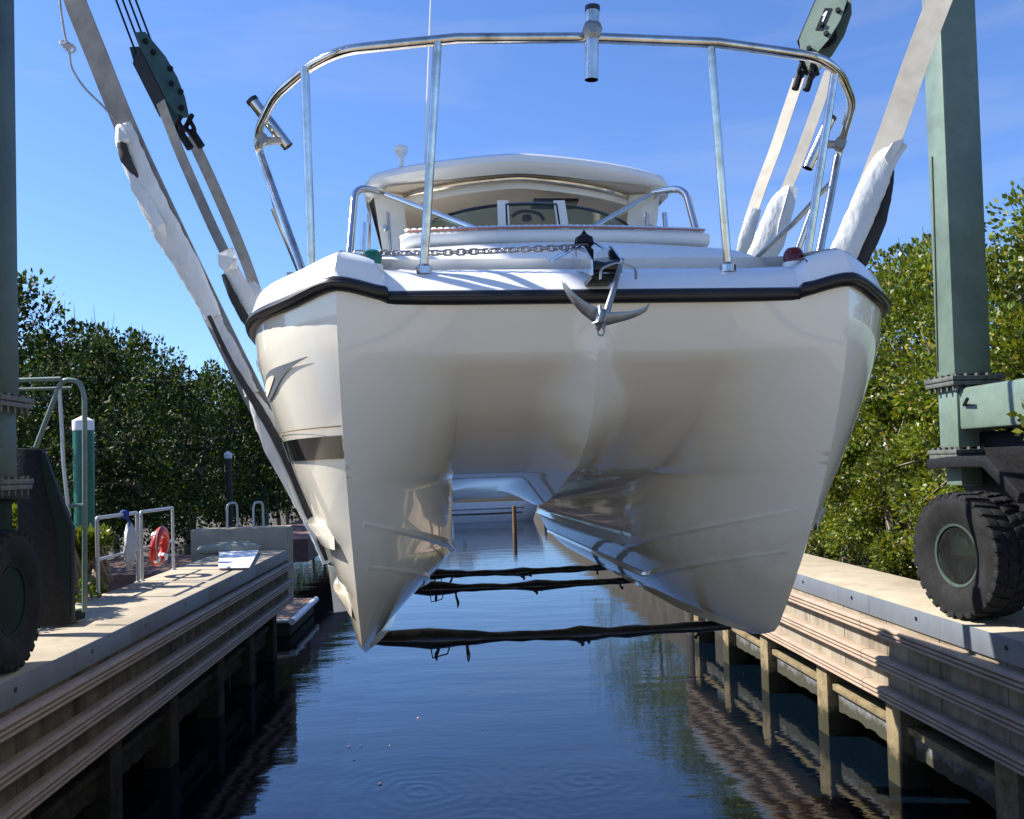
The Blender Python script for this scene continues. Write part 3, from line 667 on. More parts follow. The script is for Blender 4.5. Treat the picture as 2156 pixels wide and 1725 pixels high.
prof=[(-.01,-.030),(.022,-.030),(.036,-.018),(.040,0),(.036,.016),(.022,.026),(-.01,.026)]
cols=[offs(FULL,d,dz) for d,dz in prof]
b.grid([[c[i] for c in cols] for i in range(len(FULL))]); bp(b,'rub_rail','black',smooth=True,ang=50)
b=MB(); b.grid([[c[i] for c in [offs(FULL,.041,.004),offs(FULL,.043,.000),offs(FULL,.041,-.005)]] for i in range(len(FULL))]); bp(b,'rub_rail_insert','pad',smooth=True)
# deck moulding above the rub rail
def lobe(p): return math.exp(-((abs(p.x)-1.0)/.22)**2)*math.exp(-(p.y/.9)**2)
rings=[]
for d,h,hl in ((.022,.024,0),(.016,.034,0),(.002,.075,.05),(-.012,.115,.09),(-.03,.135,.125),(-.07,.15,.155),(-.16,.16,.17),(-.30,.165,.12),(-.45,.165,.03)):
    hc=dict(zip((.022,.016,.002,-.012,-.03,-.07,-.16,-.30,-.45),(.024,.034,.046,.060,.078,.11,.15,.18,.195)))[d]; q=offs(FULL,d,0); kk=lambda p: sstep(.80,.95,abs(p.x)) ; rings.append([V((p.x,p.y,p.z+lerp(hc,h,kk(p))+ (hl*.12-.02*min(1,h/.1))*lobe(p)+.04*sstep(.3,2.,p.y))) for p in q])
b=MB(); b.grid([[r[i] for r in rings] for i in range(len(FULL))],flip=True)
last=rings[-1]; n=len(last); b.grid([[last[i],last[n-1-i]] for i in range(n//2+1)])
deck=bp(b,'deck_moulding','gelw',smooth=True,ang=40)
# coachroof trunk
def rbox(b,secs,n=9):      # secs: list of (y, halfwidth, z0, z1, corner radius)
    rows=[]
    for y,w,z0,z1,r in secs:
        row=[]
        pts=[(-w,z0)]
        for a in np.linspace(math.pi,math.pi/2,n): pts.append((-w+r+r*math.cos(a),z1-r+r*math.sin(a)))
        for k in range(1,8): pts.append((-w+r+(2*w-2*r)*k/8,z1+.035*math.sin(math.pi*k/8)))
        for a in np.linspace(math.pi/2,0,n): pts.append((w-r+r*math.cos(a),z1-r+r*math.sin(a)))
        pts.append((w,z0)); rows.append([V((x,y,z)) for x,z in pts])
    b.grid(rows); b.f.append(tuple(range(len(b.v)-len(rows)*len(rows[0]),len(b.v)-(len(rows)-1)*len(rows[0])))); return b
b=MB(); rbox(b,[(.62,.93,4.35,4.52,.06),(.66,.96,4.35,4.60,.10),(.74,.99,4.35,4.67,.14),(.95,1.02,4.35,4.74,.2),(1.3,1.05,4.35,4.80,.22),(1.8,1.1,4.35,4.86,.22),(3.2,1.2,4.35,4.9,.2),(BL-1.6,1.25,4.35,4.9,.2)])
coach=bp(b,'coachroof','gelw',smooth=True,ang=40)
# sun pad: two long bolsters with piping and tufted top
def bolster(x0,x1,y,z,h,name):
    b=MB(); rows=[]
    for k in range(41):
        x=lerp(x0,x1,k/40); e=min(1,.8+ (min(k,40-k)/5)); row=[]
        for a in np.linspace(0,2*math.pi,17)[:-1]:
            ca,sa=math.cos(a),math.sin(a); q=lambda c:math.copysign(abs(c)**.5,c)
            row.append(V((x,y+.16*q(ca)*e,z+h/2+h/2*q(sa)*e+.02*math.sin(math.pi*k/40))))
        rows.append(row)
    b.grid(rows,closed=True); return bp(b,name,'cush',smooth=True,ang=60)
p1=bolster(-.83,.83,1.22,4.785,.08,'sun_pad')
b=MB(); b.tube([(lerp(-.79,.79,k/30),1.058,4.860+.02*math.sin(math.pi*k/30)) for k in range(31)],.006,6); bp(b,'piping','piping',p1)
# tufts along the top
for k in range(46):
    x=lerp(-.79,.79,k/45); b=MB(); w=.0168
    b.grid([[V((x+w*c,1.075+.25*t-.006*math.sqrt(max(0,1-c*c)),4.865+.02*math.sin(math.pi*k/45)+.06*math.sin(t*math.pi/2)+.006*math.sqrt(max(0,1-c*c)))) for c in (-1,-.7,0,.7,1)] for t in (0,.12,.35,.7,1)])
    bp(b,'tuft','cush',p1,smooth=True)
# windscreen: curved, tinted, dark frame, posts
def ws(t,h):       # t -1..1 across, h 0..1 up
    x=.98*math.sin(t*math.pi/2*.98); y=1.95+.75*(1-math.cos(t*math.pi/2)) ; 
    zt=lerp(4.87,5.335-.24*abs(t)**2.4-.14*max(0,(abs(t)-.85)/.15),h); return V((x*(1-.08*h),y+.22*h,zt))
WT=[(-1,-.15),(-.12,.12),(.15,1)]
for a,c in WT:
    b=MB(); b.grid([[ws(t,h) for t in np.linspace(a,c,16)] for h in (0,.5,1)]); pane=bp(b,'windscreen_pane','glass',smooth=True)
    b=MB(); b.tube([ws(t,1) for t in np.linspace(a,c,18)],.011,6); b.tube([ws(a,0),ws(a,1)],.010,6); b.tube([ws(c,0),ws(c,1)],.010,6); bp(b,'frame','stripe',pane,smooth=True)
b=MB(); b.tube([ws(-.1,.15)+V((0,-.02,0)),ws(.1,.15)+V((0,-.02,0))],.022,6); bp(b,'centre_sill','stripe')
for a in (-.135,.135):
    b=MB(); b.ribbon([ws(a,0),ws(a,.5),ws(a,1.06)],.075,.02,(1,0,0)); bp(b,'windscreen_mullion','gel')
for a in (-.24,.3):
    b=MB(); p=ws(a,.0)+V((0,-.03,.02)); b.tube([p,p+V((-.02 if a<0 else .0,0,.2))],.008,6); b.box(p+V((-.02,-.01,.1)),p+V((.012,.012,.24))); bp(b,'wiper','black')
# hardtop
b=MB(); rows=[]
HTY0,HTY1=2.72,5.1
def ht(y,zoff,w,crown=.20):
    row=[]
    for k in range(33):
        s=-1+2*k/32; x=w*math.copysign(abs(s)**.92,s); z=5.69+crown*(.97*(1-math.sqrt(s*s+.0012))+.03*(1-s*s))+zoff-.06*max(0,(abs(s)-.93)/.07)**2; row.append(V((x,y,z)))
    return row
sec=[(.10,-.035,1.0),(.0,-.02,1.02),(-.03,.015,1.03),(-.02,.06,1.03),(.06,.10,1.01),(.25,.125,1.0),(1.5,.15,1.0),(HTY1-HTY0-.1,.12,1.0),(HTY1-HTY0,.05,1.0),(HTY1-HTY0-.05,-.03,.98)]
for dy,dz,w in sec: rows.append([V((p.x,p.y+.2*(abs(p.x)/1.1)**3*(1 if dy<1 else 0),p.z)) for p in ht(HTY0+dy,dz,1.10*w,.10)])
b.grid(rows); b.grid([[r[0] for r in rows],[r[0]*.98+V((0,.05,0)) for r in rows]])
# close the sides
for e in (0,-1):
    pts=[r[e] for r in rows]; b.add(pts,[tuple(range(len(pts)))])
bp(b,'hardtop','gelw',smooth=True,ang=50)
b=MB(); b.grid([ht(HTY0+.12+k*.38,-.035,1.02,.10) for k in range(7)]); bp(b,'headliner','liner',smooth=True)
b=MB(); fr=ht(HTY0+.13,-.06,1.0,.10); b.tube([V((p.x,p.y+.30*(abs(p.x)/1.)**3,p.z)) for p in fr],.017,8); bp(b,'awning_track','steelr',smooth=True)
b=MB(); fr=ht(HTY0+.17,-.10,.97,.10); b.ribbon([V((p.x,p.y+.26*(abs(p.x)/1.)**3,p.z)) for p in fr],.05,.012,(0,.3,1)); bp(b,'front_beam','gel')
# rear bulkhead and side wings under the hardtop
b=MB(); b.grid([[V((x,y,z)) for x in np.linspace(-.98,.98,9)] for y,z in ((HTY1-.05,5.62),(HTY1-.15,5.3),(HTY1-.2,4.9))]); bp(b,'rear_enclosure','liner')
for sgn in (-1,1):
    b=MB(); b.prism([V((sgn*1.06,2.90,5.64)),V((sgn*.85,3.02,5.66)),V((sgn*.79,3.02,5.04)),V((sgn*.97,2.90,4.98))],(0,.03,0)); w_=bp(b,'side_wing','gel',bevel=.006)
    b=MB(); b.prism([V((sgn*1.03,3.35,5.52)),V((sgn*1.05,HTY1-.1,5.62)),V((sgn*1.05,HTY1-.2,4.9)),V((sgn*.98,3.32,4.98))],(-sgn*.01,0,0)); bp(b,'side_curtain','gel')
    b=MB(); p=V((sgn*.985,2.935,5.38)); b.lathe([(.001,0),(.022,0),(.022,.02),(.012,.03)],p,(-.2*sgn,-1,0),10); b.tube([V((sgn*.96,2.93,5.50)),V((sgn*.945,2.92,5.2)),V((sgn*.92,2.93,5.02))],.009,6); bp(b,'grab_bar','steelr',smooth=True)
    # chrome frames: outer hoop and diagonal brace
    b=MB(); b.tube(bend([V((sgn*1.22,2.2,4.66)),V((sgn*1.17,2.65,5.60)),V((sgn*.98,2.85,5.62))],.22,8),.026,10); bp(b,'hardtop_hoop','steel',smooth=True)
    b=MB(); b.tube([V((sgn*.96,2.80,5.59)),V((sgn*.25,1.95,5.06))],.022,10); bp(b,'hardtop_brace','steel',smooth=True)
    b=MB(); b.tube([V((sgn*1.12,2.9,4.9)),V((sgn*1.10,2.95,5.5))],.02,10); bp(b,'hardtop_post','steel',smooth=True)
b=MB(); b.tube([V((-1.14,2.92,5.12)),V((-1.12,2.92,5.42))],.032,12); bp(b,'rod_holder','steel',smooth=True)
b=MB(); b.box((.12,3.0,5.60),(.46,3.2,5.625)); bp(b,'ceiling_lamp','stripe')
b=MB(); b.lathe([(.001,0),(.035,0),(.03,.03),(.001,.035)],(-.02,1.98+.3,5.26),(0,0,1),12); b.tube(smooth_path([(-.12,2.3,5.29),(-.05,2.28,5.32),(.06,2.3,5.31),(.1,2.32,5.27)],4),.012,6); bp(b,'mirror_bracket','bwood',smooth=True)
# GPS antenna and whip
p=V((-.86,3.3,5.86)); b=MB(); b.tube([p,p+V((0,0,.14))],.012,8); gp=bp(b,'gps_mast','alum',smooth=True)
b=MB(); b.lathe([(.018,.10),(.02,.17),(.03,.19),(.052,.215),(.055,.235),(.05,.255),(.03,.265),(.001,.268)],p,n=18); bp(b,'gps_dome','gelw',gp,smooth=True,ang=60)
b=MB(); q=V((-.70,3.5,5.72)); b.tube([q,q+V((.16,-.05,2.6))],[.009,.004],8); bp(b,'whip_aerial','white',smooth=True)
# bow rail
RZ=5.345
b=MB(); half=[(0,.05,5.40),(.55,.055,5.39),(1.02,.10,5.355),(1.17,.22,5.34),(1.36,.5,5.33),(1.50,.88,5.33),(1.535,1.02,5.28),(1.42,.92,4.95),(1.25,.80,4.46)]
hp=bend([V(h) for h in half[1:]],.10,5)
fullr=[V((-p.x,p.y,p.z)) for p in reversed(hp)]+[V(half[0])]+hp
b.tube(fullr,.0215,12); rail=bp(b,'bow_rail','steelr',smooth=True)
for sx in (-1,1):
    for p,q in ((((-.63,.06,5.385),(-.71,.17,4.47)) if sx<0 else ((.52,.06,5.385),(.60,.17,4.47))),(((-1.19,.22,5.335),(-1.19,.30,4.47)) if sx<0 else ((1.13,.2,5.335),(1.0,.30,4.46))),((sx*1.505,1.3,5.05),(sx*1.28,1.35,4.46))):
        b=MB(); b.tube([p,q],.0185,10); bp(b,'stanchion','steelr',rail,smooth=True)
        b=MB(); b.lathe([(.035,-.03),(.035,0),(.02,.012)],q,n=12); bp(b,'stanchion_base','steelr',rail)
    b=MB(); b.tube([(sx*1.475,1.0,5.1),(sx*1.52,1.6,5.05),(sx*1.52,2.6,4.95),(sx*1.5,3.2,4.5)],.0165,10); bp(b,'side_rail','steelr',rail,smooth=True)
# rod holders on the rail
def rodh(c,d,L,r,sx):
    c=V(c); d=V(d).normalized(); b=MB(); a=c-d*L/2; z=c+d*L/2
    b.tube([a,z],r,16,caps=False); b.tube([a+d*.001,z-d*.001],r*.86,16,caps=False); h=bp(b,'rod_holder','steelr',rail,smooth=True)
    b=MB(); b.tube([z-d*.012,z+d*.006],r*1.1,16,caps=False); bp(b,'rubber_lip','black',h,smooth=True)
    return h
rodh((.0,.0,5.35),(.03,-.08,1),.29,.0285,0)
b=MB(); b.lathe([(.001,0),(.03,0),(.04,.02),(.04,.045),(.02,.055)],(.0,.015,5.40),(0,-1,0),10); bp(b,'clamp','galv',rail)
rodh((-1.475+.02,.93,5.37),(-.60,-.1,.80),.28,.0285,0); rodh((1.475-.09,.93,5.29),(.40,-.1,.85),.29,.0285,0)
for sx in (-1,1):
    b=MB(); b.tube([(sx*1.50,.93,5.28),(sx*1.40,.93,5.285)],.022,8); b.lathe([(.001,-.03),(.03,-.03),(.03,.03),(.001,.03)],(sx*1.50,.93,5.285),(.25*sx,.9,-.1),10); bp(b,'clamp','galv',rail)
# nav lights
for sx,m_ in ((-1,'navg'),(1,'navr')):
    b=MB(); b.lathe([(.043,-.02),(.045,.01),(.041,.03),(.029,.046),(.001,.052)],(sx*.93,.25,4.515),n=20); bp(b,'navigation_light',m_,smooth=True,ang=60)
    b=MB(); b.lathe([(.048,-.09),(.048,-.018)],(sx*.93,.25,4.515),n=20); bp(b,'lamp_base','gelw')
# cleat and coiled line by the green light
b=MB(); b.lathe([(.05,0),(.05,.01),(.028,.02),(.028,.05),(.055,.06),(.055,.07),(.001,.075)],(-1.06,.42,4.52),n=18); bp(b,'capstan','galv',smooth=True,ang=40)
b=MB(); b.lathe([(.03,0),(.045,.02),(.045,.05),(.02,.06)],(-1.27,.62,4.47),n=12); b.box((-1.34,.6,4.52),(-1.2,.64,4.55)); bp(b,'cleat','galv',smooth=True)
b=MB()
for k in range(5): b.tube([(-1.27+.05*math.cos(a)*(1+.1*k%2),.62+.05*math.sin(a),4.475+.012*k) for a in np.linspace(0,6.283,15)[:-1]],.007,6,closed=True)
bp(b,'mooring_line','cloth',smooth=True)
# anchor roller
b=MB()
for sx in (-1,1): b.prism([V((sx*.055,-.16,4.36)),V((sx*.055,-.16,4.42)),V((sx*.055,.02,4.52)),V((sx*.05,.30,4.56)),V((sx*.05,.36,4.50)),V((sx*.055,.05,4.42))],(sx*.006,0,0))
ro=bp(b,'bow_roller','steel')
b=MB(); b.lathe([(.03,-.05),(.02,0),(.03,.05)],(0,-.12,4.40),(1,0,0),12); b.box((-.05,-.10,4.36),(.05,.1,4.38)); bp(b,'roller','black',ro)
b=MB(); b.tube([(-.17,.2,4.50),(0,.18,4.59),(.12,.2,4.52)],.009,6); bp(b,'roller_brace','steel',ro)
b=MB(); b.lathe([(.001,-.02),(.038,-.01),(.04,.03),(.028,.045),(.045,.06),(.038,.085),(.015,.10),(.001,.12)],(-.02,.2,4.515),n=10); bp(b,'chain_stopper','iron',ro)
b=MB(); hpth=bend([(-.035,-.20,4.335),(-.035,-.205,4.375),(.035,-.215,4.402),(.105,-.205,4.375),(.105,-.20,4.335)],.04); b.ribbon(hpth,.03,.005,(0,1,.3)); bp(b,'roller_hoop','galv',ro,smooth=True)
# the claw anchor hangs from the roller
AN=thing('anchor','galvanised claw anchor hanging over the bow below the rail','anchor',V((.62,3.3,4.35)))
AN.rotation_euler=(0,0,0); AN['wloc']=(0,0,0); AN.location=(0,0,0)
Yn=3.32; A=lambda u,v,dy=0: AY(u,v,Yn+dy)
def claw(pts,ws,name,th=.35):
    P=smooth_path(pts,5); n=len(P); wv=[(.72 if name=='shank' else .68)*interp(i/(n-1),np.linspace(0,1,len(ws)),ws) for i in range(n)]
    b=MB(); b.tube(P,wv,10,ry=th,ref=(0,-.6,1)); return b.build(name,'galv',AN,smooth=True,ang=50)
claw([A(1310,548,.15),A(1302,575,.1),A(1292,610,.02),A(1278,655,-.03),A(1268,690,-.03)],[.018,.02,.022,.026,.02],'shank',.7)
claw([A(1184,583,-.02),A(1187,598,-.04),A(1203,622,-.05),A(1230,648,-.05),A(1268,672,-.03)],[.004,.017,.024,.034,.045],'fluke')
claw([A(1368,637,.0),A(1358,652,-.02),A(1330,663,-.04),A(1300,668,-.04),A(1265,674,-.03)],[.004,.016,.022,.032,.042],'fluke')
claw([A(1262,650,-.02),A(1262,668,-.05),A(1261,684,-.04),A(1262,692,-.02)],[.03,.055,.042,.012],'crown_plate',.5)
b=MB(); b.tube([A(1265+7*math.cos(a),697+10*math.sin(a),-.02) for a in np.linspace(0,6.283,14)[:-1]],.004,6,closed=True); b.build('shackle','galv',AN,smooth=True)
# anchor chain
CH=thing('anchor_chain','grey galvanised chain running across the foredeck to the anchor','chain',(.1,3.8,4.57))
c0=AY(748,533,3.84); c1=AY(905,533,3.80); c2=AY(1080,527,3.78); c3=AY(1240,519,3.77)
cp=smooth_path([c0,c1,c2,c3],20); tot=sum((cp[i+1]-cp[i]).length for i in range(len(cp)-1)); pitch=.0275; N=int(tot/pitch)
cum=[0]; 
for i in range(len(cp)-1): cum.append(cum[-1]+(cp[i+1]-cp[i]).length)
def at(s):
    for i in range(len(cp)-1):
        if cum[i+1]>=s: return lerp(cp[i],cp[i+1],(s-cum[i])/max(1e-6,cum[i+1]-cum[i]))
    return cp[-1]
b=MB(); lp=[]
for k in range(16):
    a=2*math.pi*k/16; x=math.cos(a)*.0105+math.copysign(.009,math.cos(a)); lp.append(V((x,math.sin(a)*.0125,0)))
b.tube(lp,.0042,7,closed=True); lm=b.build('link','chain',CH,smooth=True); 
for i in range(N):
    o=lm if i==0 else lm.copy()
    if i: COL.objects.link(o); o.parent=CH
    p=at((i+.5)*pitch); q=at((i+.5)*pitch+.01); d=(q-p).normalized() if (q-p).length>1e-6 else V((1,0,0))
    rot=d.to_track_quat('X','Z').to_matrix().to_4x4()@Matrix.Rotation((math.pi/2 if i%2 else .0)+1.2+.25*math.sin(i*.5),4,'X')
    o.matrix_parent_inverse=Matrix.Translation(-V(CH['wloc'])); o.matrix_basis=Matrix.Translation(p)@rot
# side detail (both sides): black boot stripe, gold line, exhaust eye, registration
def sidepatch(z0,z1,y0,y1,off,sgn,m,name,n=30,f0=None,f1=None,parent=None):
    b=MB(); rows=[]; n=52
    for k in range(n+1):
        y=lerp(y0,y1,(k/n)**2.4); a=f0(y) if f0 else z0; c=f1(y) if f1 else z1
        row=[]
        for j in range(5):
            z=lerp(a,c,j/4); row.append(surf(ys_(z)+.001 if k==0 else y,z,off,sgn))
        rows.append(row)
    b.grid(rows); return bp(b,name,m,parent or hull,smooth=True)
for sgn in (-1,):
    sidepatch(3.68,3.775,ys_(3.72)+.0,BL-.1,.006,sgn,'stripe','boot_stripe')
    sidepatch(3.81,3.8145,ys_(3.8)+.0,BL-.1,.006,sgn,'gold','gold_line')
    # recessed eye
    b=MB(); rows=[]
    for k in range(29):
        s=k/28; y=.15+.62*s; zc=4.10-.125*s; h=.048*math.sin(math.pi*min(1,s*.97+.03))**.8*(.25+.75*sstep(0,.7,s))
        row=[]
        for j in range(7):
            q=-1+2*j/6; z=zc+h*q; row.append(surf(y,z,.006,sgn))
        rows.append(row)
    b.grid(rows); ve=bp(b,'side_recess','cope',hull,smooth=True)
    b=MB(); rows=[]
    for k in range(20):
        s=.42+.5*k/19; y=.15+.62*s; zc=4.105-.125*s; h=.022*math.sin(math.pi*k/19)**.6
        rows.append([surf(y,zc+h*q,.009,sgn) for q in (-1,0,1)])
    b.grid(rows); bp(b,'side_badge','liner',ve,smooth=True)
    # registration lettering wrapped on the hull side
    fc=bpy.data.curves.new('registration','FONT'); fc.body='FL 7714 NS'; fc.size=.085; fo=bpy.data.objects.new('tmp',fc)
    dg=bpy.context.evaluated_depsgraph_get(); me=bpy.data.meshes.new_from_object(fo.evaluated_get(dg) if False else fo)
    xs=[v.co.x for v in me.vertices]; wid=max(xs)
    for v in me.vertices:
        y=(1.62-(wid-v.co.x)*1.05) if sgn<0 else (1.62-v.co.x*1.05)
        y=1.16-(v.co.x if sgn>0 else wid-v.co.x)*.95; z=4.125+v.co.y; yy=y+.0; v.co=surf(yy,z,.006,sgn)
    me.materials.clear(); me.materials.append(MT['black2']); o=bpy.data.objects.new('registration_number',me); COL.objects.link(o); o.parent=hull
    bpy.data.objects.remove(fo)
# ================================================================== SLINGS
def sleeve(pts,w,name,m,parent,th=.30,ref=(.9,-.15,.35),rough=.035,n=14,seed=0):
    rs=random.Random(seed); P=smooth_path(pts,7); N=len(P); wv=[.86*interp(i/(N-1),np.linspace(0,1,len(w)),w)*(1+rs.uniform(-rough,rough)) for i in range(N)]
    b=MB(); b.tube(P,wv,n,ry=th,ref=ref)
    b.v=[tuple(V(v)+V((rs.uniform(-1,1),rs.uniform(-1,1),rs.uniform(-1,1)))*.0018) for v in b.v]
    return b.build(name,m,parent,smooth=True,ang=55)
def rag(p,pts2,m,name,parent):
    b=MB(); b.prism([p+V((x,y,z)) for x,y,z in pts2],(.004,-.01,0)); b.build(name,m,parent)
YA,YB,YC=5.42,7.7,8.75
def lower(Y,X0,X1):     # path under the hulls in world coordinates
    c=.60-.0314*(Y-3.6)
    return [V((c-1.325,Y,3.35)),V((c-1.255,Y,3.04)),V((c-1.09,Y,ZK-.015)),V((c-.4,Y,ZK-.04)),V((c+.4,Y,ZK-.04)),V((c+1.09,Y,ZK-.015)),V((c+1.255,Y,3.04)),V((c+1.325,Y,3.35))]
def sling(label,Y,lp,rp,w,loc,wl,wr):
    t=thing('lifting_sling',label,'sling',loc,'lifting slings under the boat')
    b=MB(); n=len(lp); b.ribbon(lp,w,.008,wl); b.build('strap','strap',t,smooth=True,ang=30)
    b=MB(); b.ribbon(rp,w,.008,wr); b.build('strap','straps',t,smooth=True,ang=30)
    lo=lower(Y,0,0); b=MB(); b.ribbon([lp[-1]]+lo+[rp[-1]],w,.010,(0,1,0)); b.build('strap','pad',t,smooth=True,ang=30)
    return t,lo
DL=(.72,-.45,.45); DR=(.8,-.42,-.4)
# sling A (nearest)
lp=smooth_path([AY(140,-60,YA),AY(157,0,YA),AY(205,120,YA),AY(262,262,YA),AY(325,400,YA),AY(408,575,YA),AY(478,720,YA),AY(528,820,YA),AY(590,940,YA),AY(650,1070,YA)],4)
rp=smooth_path([AY(2010,-70,YA),AY(1978,0,YA),AY(1925,140,YA),AY(1880,270,YA),AY(1830,400,YA),AY(1775,540,YA),AY(1740,640,YA)],4)
sa,lo=sling('nearest lifting sling, grey on the left and pale on the right, wrapped in white plastic',YA,lp,rp,.155,(.6,YA,2.6),(.85,-.45,.3),(.85,-.45,-.3))
sleeve([AY(262,262,YA-.01),AY(268,300,YA-.02),AY(300,380,YA-.03),AY(345,475,YA-.03),AY(395,560,YA-.03),AY(450,670,YA-.03)],[.062,.085,.092,.10,.09,.06],'plastic_sleeve','plast',sa,seed=1)
sleeve([AY(450,670,YA-.01),AY(500,760,YA-.02),AY(530,830,YA-.03)],[.055,.05,.05],'plastic_sleeve','plast',sa,seed=2,rough=.2)
sleeve([AY(532,830,YA-.02),AY(560,890,YA-.04),AY(605,960,YA-.05),AY(640,1040,YA-.06),AY(672,1120,YA-.05),AY(692,1185,YA-.04)],[.03,.085,.115,.10,.07,.045],'plastic_sleeve','plast',sa,seed=3)
sleeve([AY(255,300,YA-.05),AY(265,335,YA-.06),AY(290,375,YA-.05)],[.035,.04,.01],'rubber_pad','pad',sa,seed=4)
sleeve([AY(440,665,YA-.1),AY(490,770,YA-.1),AY(545,860,YA-.12),AY(600,960,YA-.14),AY(650,1080,YA-.12),AY(688,1180,YA-.08)],[.014,.018,.03,.032,.026,.012],'rubber_pad','pad',sa,seed=5)
# loose plastic flaps
def flap(pts,Y,m,name,parent,d=(.0,.02,0)):
    b=MB(); b.prism([AY(u,v,Y+random.uniform(-.03,.03)) for u,v in pts],d); b.build(name,m,parent)
flap([(268,345),(276,400),(300,440),(330,480),(352,505),(345,470),(300,385)],YA-.07,'plast','plastic_flap',sa)
flap([(536,838),(540,900),(556,950),(590,1010),(630,1080),(668,1140),(640,1060),(590,960),(560,900)],YA-.10,'plast','plastic_flap',sa)
flap([(690,1190),(698,1245),(703,1290),(736,1286),(730,1255),(716,1230),(705,1195)],YA-.06,'plast','plastic_flap',sa)
flap([(250,268),(272,292),(266,300),(250,295)],YA-.08,'plast','plastic_flap',sa)
sleeve([AY(1895,300,YA-.01),AY(1860,345,YA-.02),AY(1835,400,YA-.03),AY(1805,470,YA-.03),AY(1765,560,YA-.03),AY(1735,640,YA)],[.06,.085,.098,.10,.098,.09],'plastic_sleeve','plast',sa,seed=6)
sleeve([AY(1878,355,YA+.02),AY(1865,400,YA+.0),AY(1842,470,YA-.01),AY(1805,550,YA-.01),AY(1775,620,YA)],[.015,.05,.075,.075,.06],'rubber_pad','pad',sa,seed=7)
flap([(1880,300),(1905,290),(1893,318),(1872,352),(1862,330)],YA-.05,'plast','plastic_flap',sa)
# wet sleeve under the hulls with lumps and rags
def under(lo,parent,seed,lift=.03):
    a,c=lo[3],lo[4]; L=lo[2]; Rr=lo[5]
    pts=[lerp(L,Rr,k/24)+V((0,0,-.012-.02*math.sin(math.pi*k/24))) for k in range(25)]
    rs=random.Random(seed); w=[.028+.03*math.exp(-((k-4)/2.6)**2)+.018*math.exp(-((k-14)/1.1)**2)+rs.uniform(-.004,.006) for k in range(25)]
    P=[]; b=MB(); b.tube(pts,w,14,ry=2.2,ref=(0,0,1)); b.v=[tuple(V(v)+V((0,rs.uniform(-1,1),rs.uniform(-1,1)))*.004) for v in b.v]
    b.build('wet_sleeve','wet',parent,smooth=True,ang=60)
    for k,h in ((4.6,.10),(6.4,.15),(13.6,.09),(14.4,.05),(22,.05)):
        p=lerp(L,Rr,k/24)+V((0,0,-.05)); b=MB(); dx=rs.uniform(-.03,.05); h*=rs.uniform(.6,1.2); b.ribbon(smooth_path([p+V((0,0,.02)),p+V((dx*.3,0,-h*.35)),p+V((dx,.01,-h*.7)),p+V((dx*.8,.0,-h))],4),[.022,.02,.02,.018,.018,.02,.022,.024,.024,.022,.018,.012,.004],.004,(1,.3,0)); b.build('hanging_rag','wet',parent)
    p=lerp(L,Rr,4/24)+V((0,0,-.06)); b=MB(); b.tube([p,p+V((.01,0,-.08)),p+V((.1,0,-.06)),p+V((.12,0,0))],.005,6); b.build('wire_loop','iron',parent)
under(lo,sa,1)
# slings B and C hang from blocks
lb=smooth_path([AY(338,215,YB),AY(372,305,YB),AY(415,405,YB),AY(458,500,YB),AY(508,600,YB),AY(575,740,YB),AY(640,900,YB)],4)
rb=smooth_path([AY(1748,150,YB),AY(1720,230,YB),AY(1680,340,YB),AY(1640,440,YB),AY(1608,550,YB),AY(1560,700,YB),AY(1500,860,YB)],4)
sb,lo=sling('middle lifting sling with white plastic tuft beside the left gunwale',YB,lb,rb,.10,(.55,YB,2.6),(.8,-.5,.3),(.8,-.5,-.3))
under(lo,sb,2)
sleeve([AY(478,530,YB-.02),AY(490,575,YB-.04),AY(515,625,YB-.05),AY(545,690,YB-.04),AY(580,760,YB)],[.05,.085,.10,.10,.08],'plastic_sleeve','plast',sb,seed=8)
flap([(458,535),(490,520),(500,545),(498,565),(472,572),(460,560)],YB-.12,'plast','plastic_flap',sb)
sleeve([AY(470,578,YB-.06),AY(488,620,YB-.09),AY(515,670,YB-.08),AY(535,700,YB-.06)],[.02,.04,.045,.03],'rubber_pad','pad',sb,seed=9)
sleeve([AY(1665,395,YB-.02),AY(1645,430,YB-.04),AY(1620,500,YB-.05),AY(1590,570,YB-.04),AY(1560,640,YB)],[.05,.12,.14,.14,.12],'plastic_sleeve','plast',sb,seed=10)
flap([(1662,392),(1680,395),(1672,440),(1650,520),(1625,560),(1640,470)],YB-.10,'plast','plastic_flap',sb)
lc=smooth_path([AY(400,285,YC),AY(438,365,YC),AY(480,460,YC),AY(517,550,YC),AY(545,630,YC),AY(570,700,YC),AY(640,880,YC)],4)
rc=smooth_path([AY(1682,165,YC),AY(1660,230,YC),AY(1630,320,YC),AY(1600,400,YC),AY(1575,480,YC),AY(1550,600,YC),AY(1500,760,YC)],4)
sc_,lo=sling('farthest lifting sling with small white plastic wrap at its left end',YC,lc,rc,.125,(.5,YC,2.6),(.8,-.5,.3),(.7,-.7,-.3))
under(lo,sc_,3)
flap([(520,598),(535,592),(550,605),(545,620),(530,622),(518,612)],YC-.1,'plast','plastic_flap',sc_)
sleeve([AY(530,615,YC-.03),AY(550,660,YC-.04),AY(575,710,YC-.03)],[.05,.07,.07],'plastic_sleeve','plast',sc_,seed=12)
sleeve([AY(1590,440,YC-.02),AY(1572,500,YC-.04),AY(1560,560,YC)],[.07,.085,.08],'plastic_sleeve','plast',sc_,seed=13)
